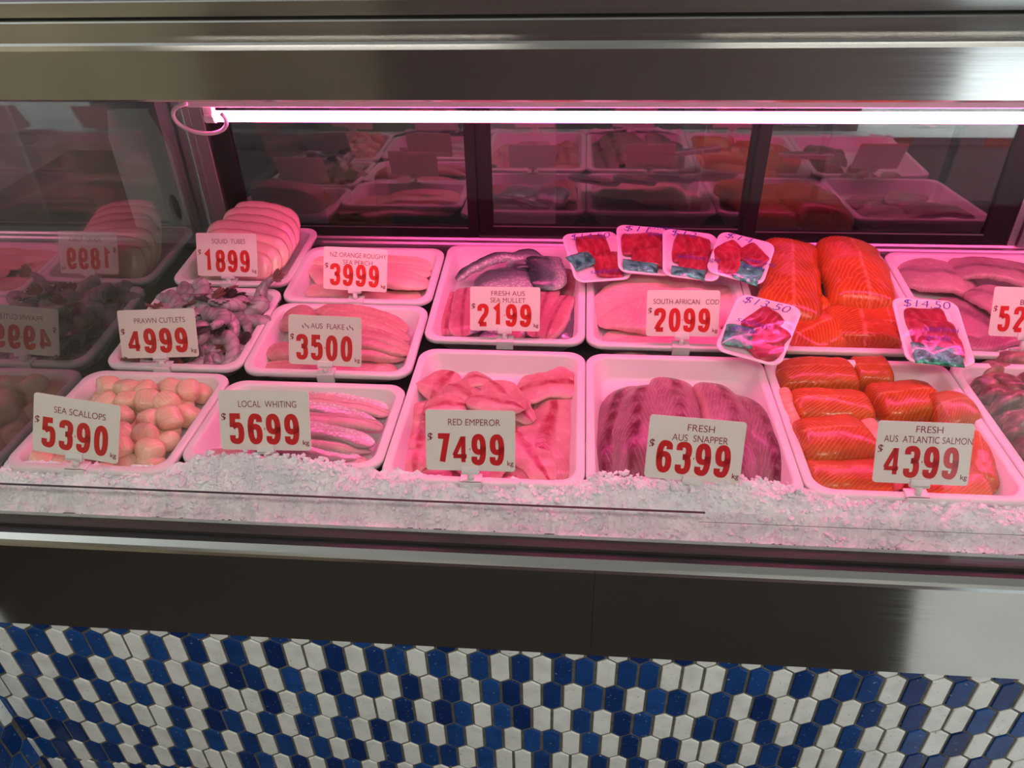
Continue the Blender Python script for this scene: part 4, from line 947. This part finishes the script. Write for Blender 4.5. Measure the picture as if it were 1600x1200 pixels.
pack([(1030, 355), (1112, 367), (1133, 440), (1041, 432)], (.140, .125, .060, .078), '$12', ['sashimi grade'], 'tuna pack marked 12, with one wide dark red slice', [(-.55, .25, .65, .12, .62), (-.35, -.25, .6, -.35, .40)], (-.1, -.78, .60, .20, -.05), 3, (-.55, -.32, 1))
pack([(1115, 359), (1202, 379), (1203, 450), (1112, 425)], (.140, .125, .060, .078), '$14', ['sashimi', 'grade'], 'tuna pack marked 14 beside the large salmon pieces', [(-.75, -.30, -.1, .45, .42), (-.05, .55, .75, -.05, .36), (-.6, -.5, .1, -.45, .28)], (.42, -.62, .44, .40, -.1), 4, (.15, -.2, 2))
pack([(1129, 457), (1227, 477), (1249, 581), (1142, 547)], (.110, .105, .045, .050), '$13.50', ['sashimi', 'grade'], 'tuna pack marked 13.50 sloping over the rim between two big trays', [(-.35, .45, .35, .15, .50), (-.05, -.1, .72, -.70, .46), (.05, .1, .8, -.25, .36)], (-.45, -.38, .46, .34, .12), 5, (-.72, -.05, 2))
pack([(1377, 466), (1477, 469), (1546, 578), (1432, 564)], (.110, .105, .045, .050), '$14.50', ['sashimi', 'grade'], 'pale tuna pack with a bright green sachet, over the tray of greyish fillets', [(-.60, .40, .50, .40, .44), (-.55, -.05, .70, -.05, .50), (-.45, -.4, .75, -.42, .36)], (-.05, -.70, .70, .30, -.02), 6, (-.35, -.12, 2))

# ================================================================== crushed ice along the front
def ice_h(x, y):
    t = min(max((y - 1.024) / 0.072, 0), 1); base = -0.052 + (0.044) * (t * t * (3 - 2 * t)) ** 0.8
    mound = 0.021 * math.exp(-((x - 0.23) / 0.20) ** 4) * max(0, min(1, (y - 1.07) / 0.035)) + 0.034 * math.exp(-((x + 0.60) / 0.17) ** 4) * max(0, min(1, (y - 1.085) / 0.035))
    mound += 0.014 * math.exp(-((x + 0.33) / 0.06) ** 2) * max(0, min(1, (y - 1.06) / 0.03))
    q = Vector((x, y, 0))
    return base + mound + 0.009 * noise.noise(q * 24) + 0.004 * noise.noise(q * 60) + 0.013 * (0.5 - noise.voronoi(q * 75 + Vector((3 * noise.noise(q * 9), 0, 0)))[0][0]) + 0.003 * noise.noise(q * 160)
xs = [-1.150 + i * 0.0042 for i in range(584)]; ys = [1.018 + j * 0.0040 for j in range(28)]
mb = MB(); vs = []
for y in ys:
    for x in xs: vs.append((x, y, max(ice_h(x, y), -0.055)))
n = len(xs); mb.add(vs, [(j * n + i, j * n + i + 1, (j + 1) * n + i + 1, (j + 1) * n + i) for j in range(len(ys) - 1) for i in range(n - 1)])
mb.add([(-1.150, 1.018, -0.075), (xs[-1], 1.018, -0.075), (xs[-1], 1.018, -0.045), (-1.150, 1.018, -0.045)], [(0, 1, 2, 3)])
rnd = random.Random(9)
for k in range(2600):
    x = rnd.uniform(-1.145, 1.29); y = 1.022 + 0.085 * rnd.random() ** 0.8
    if rnd.random() < 0.25: x = rnd.choice((rnd.uniform(0.04, 0.43), rnd.uniform(-0.75, -0.43))); y = rnd.uniform(1.085, 1.135)
    r = rnd.uniform(0.002, 0.0055) * (1.6 if rnd.random() < .06 else 1)
    M3 = Matrix.Rotation(rnd.uniform(0, 6.28), 3, 'Z') @ Matrix.Rotation(rnd.uniform(0, 3), 3, 'X')
    mb.ball((x, y, ice_h(x, y) + r * 0.35), r * rnd.uniform(.8, 1.6), r, r * rnd.uniform(.6, 1.1), 5, 3, jit=0.25, rnd=rnd, M=M3)
o = mb.build('crushed_ice', MT['ice'], loc=O0, smooth=False)
tag(o, 'bank of crushed ice along the front of the counter', 'ice', kind='stuff')
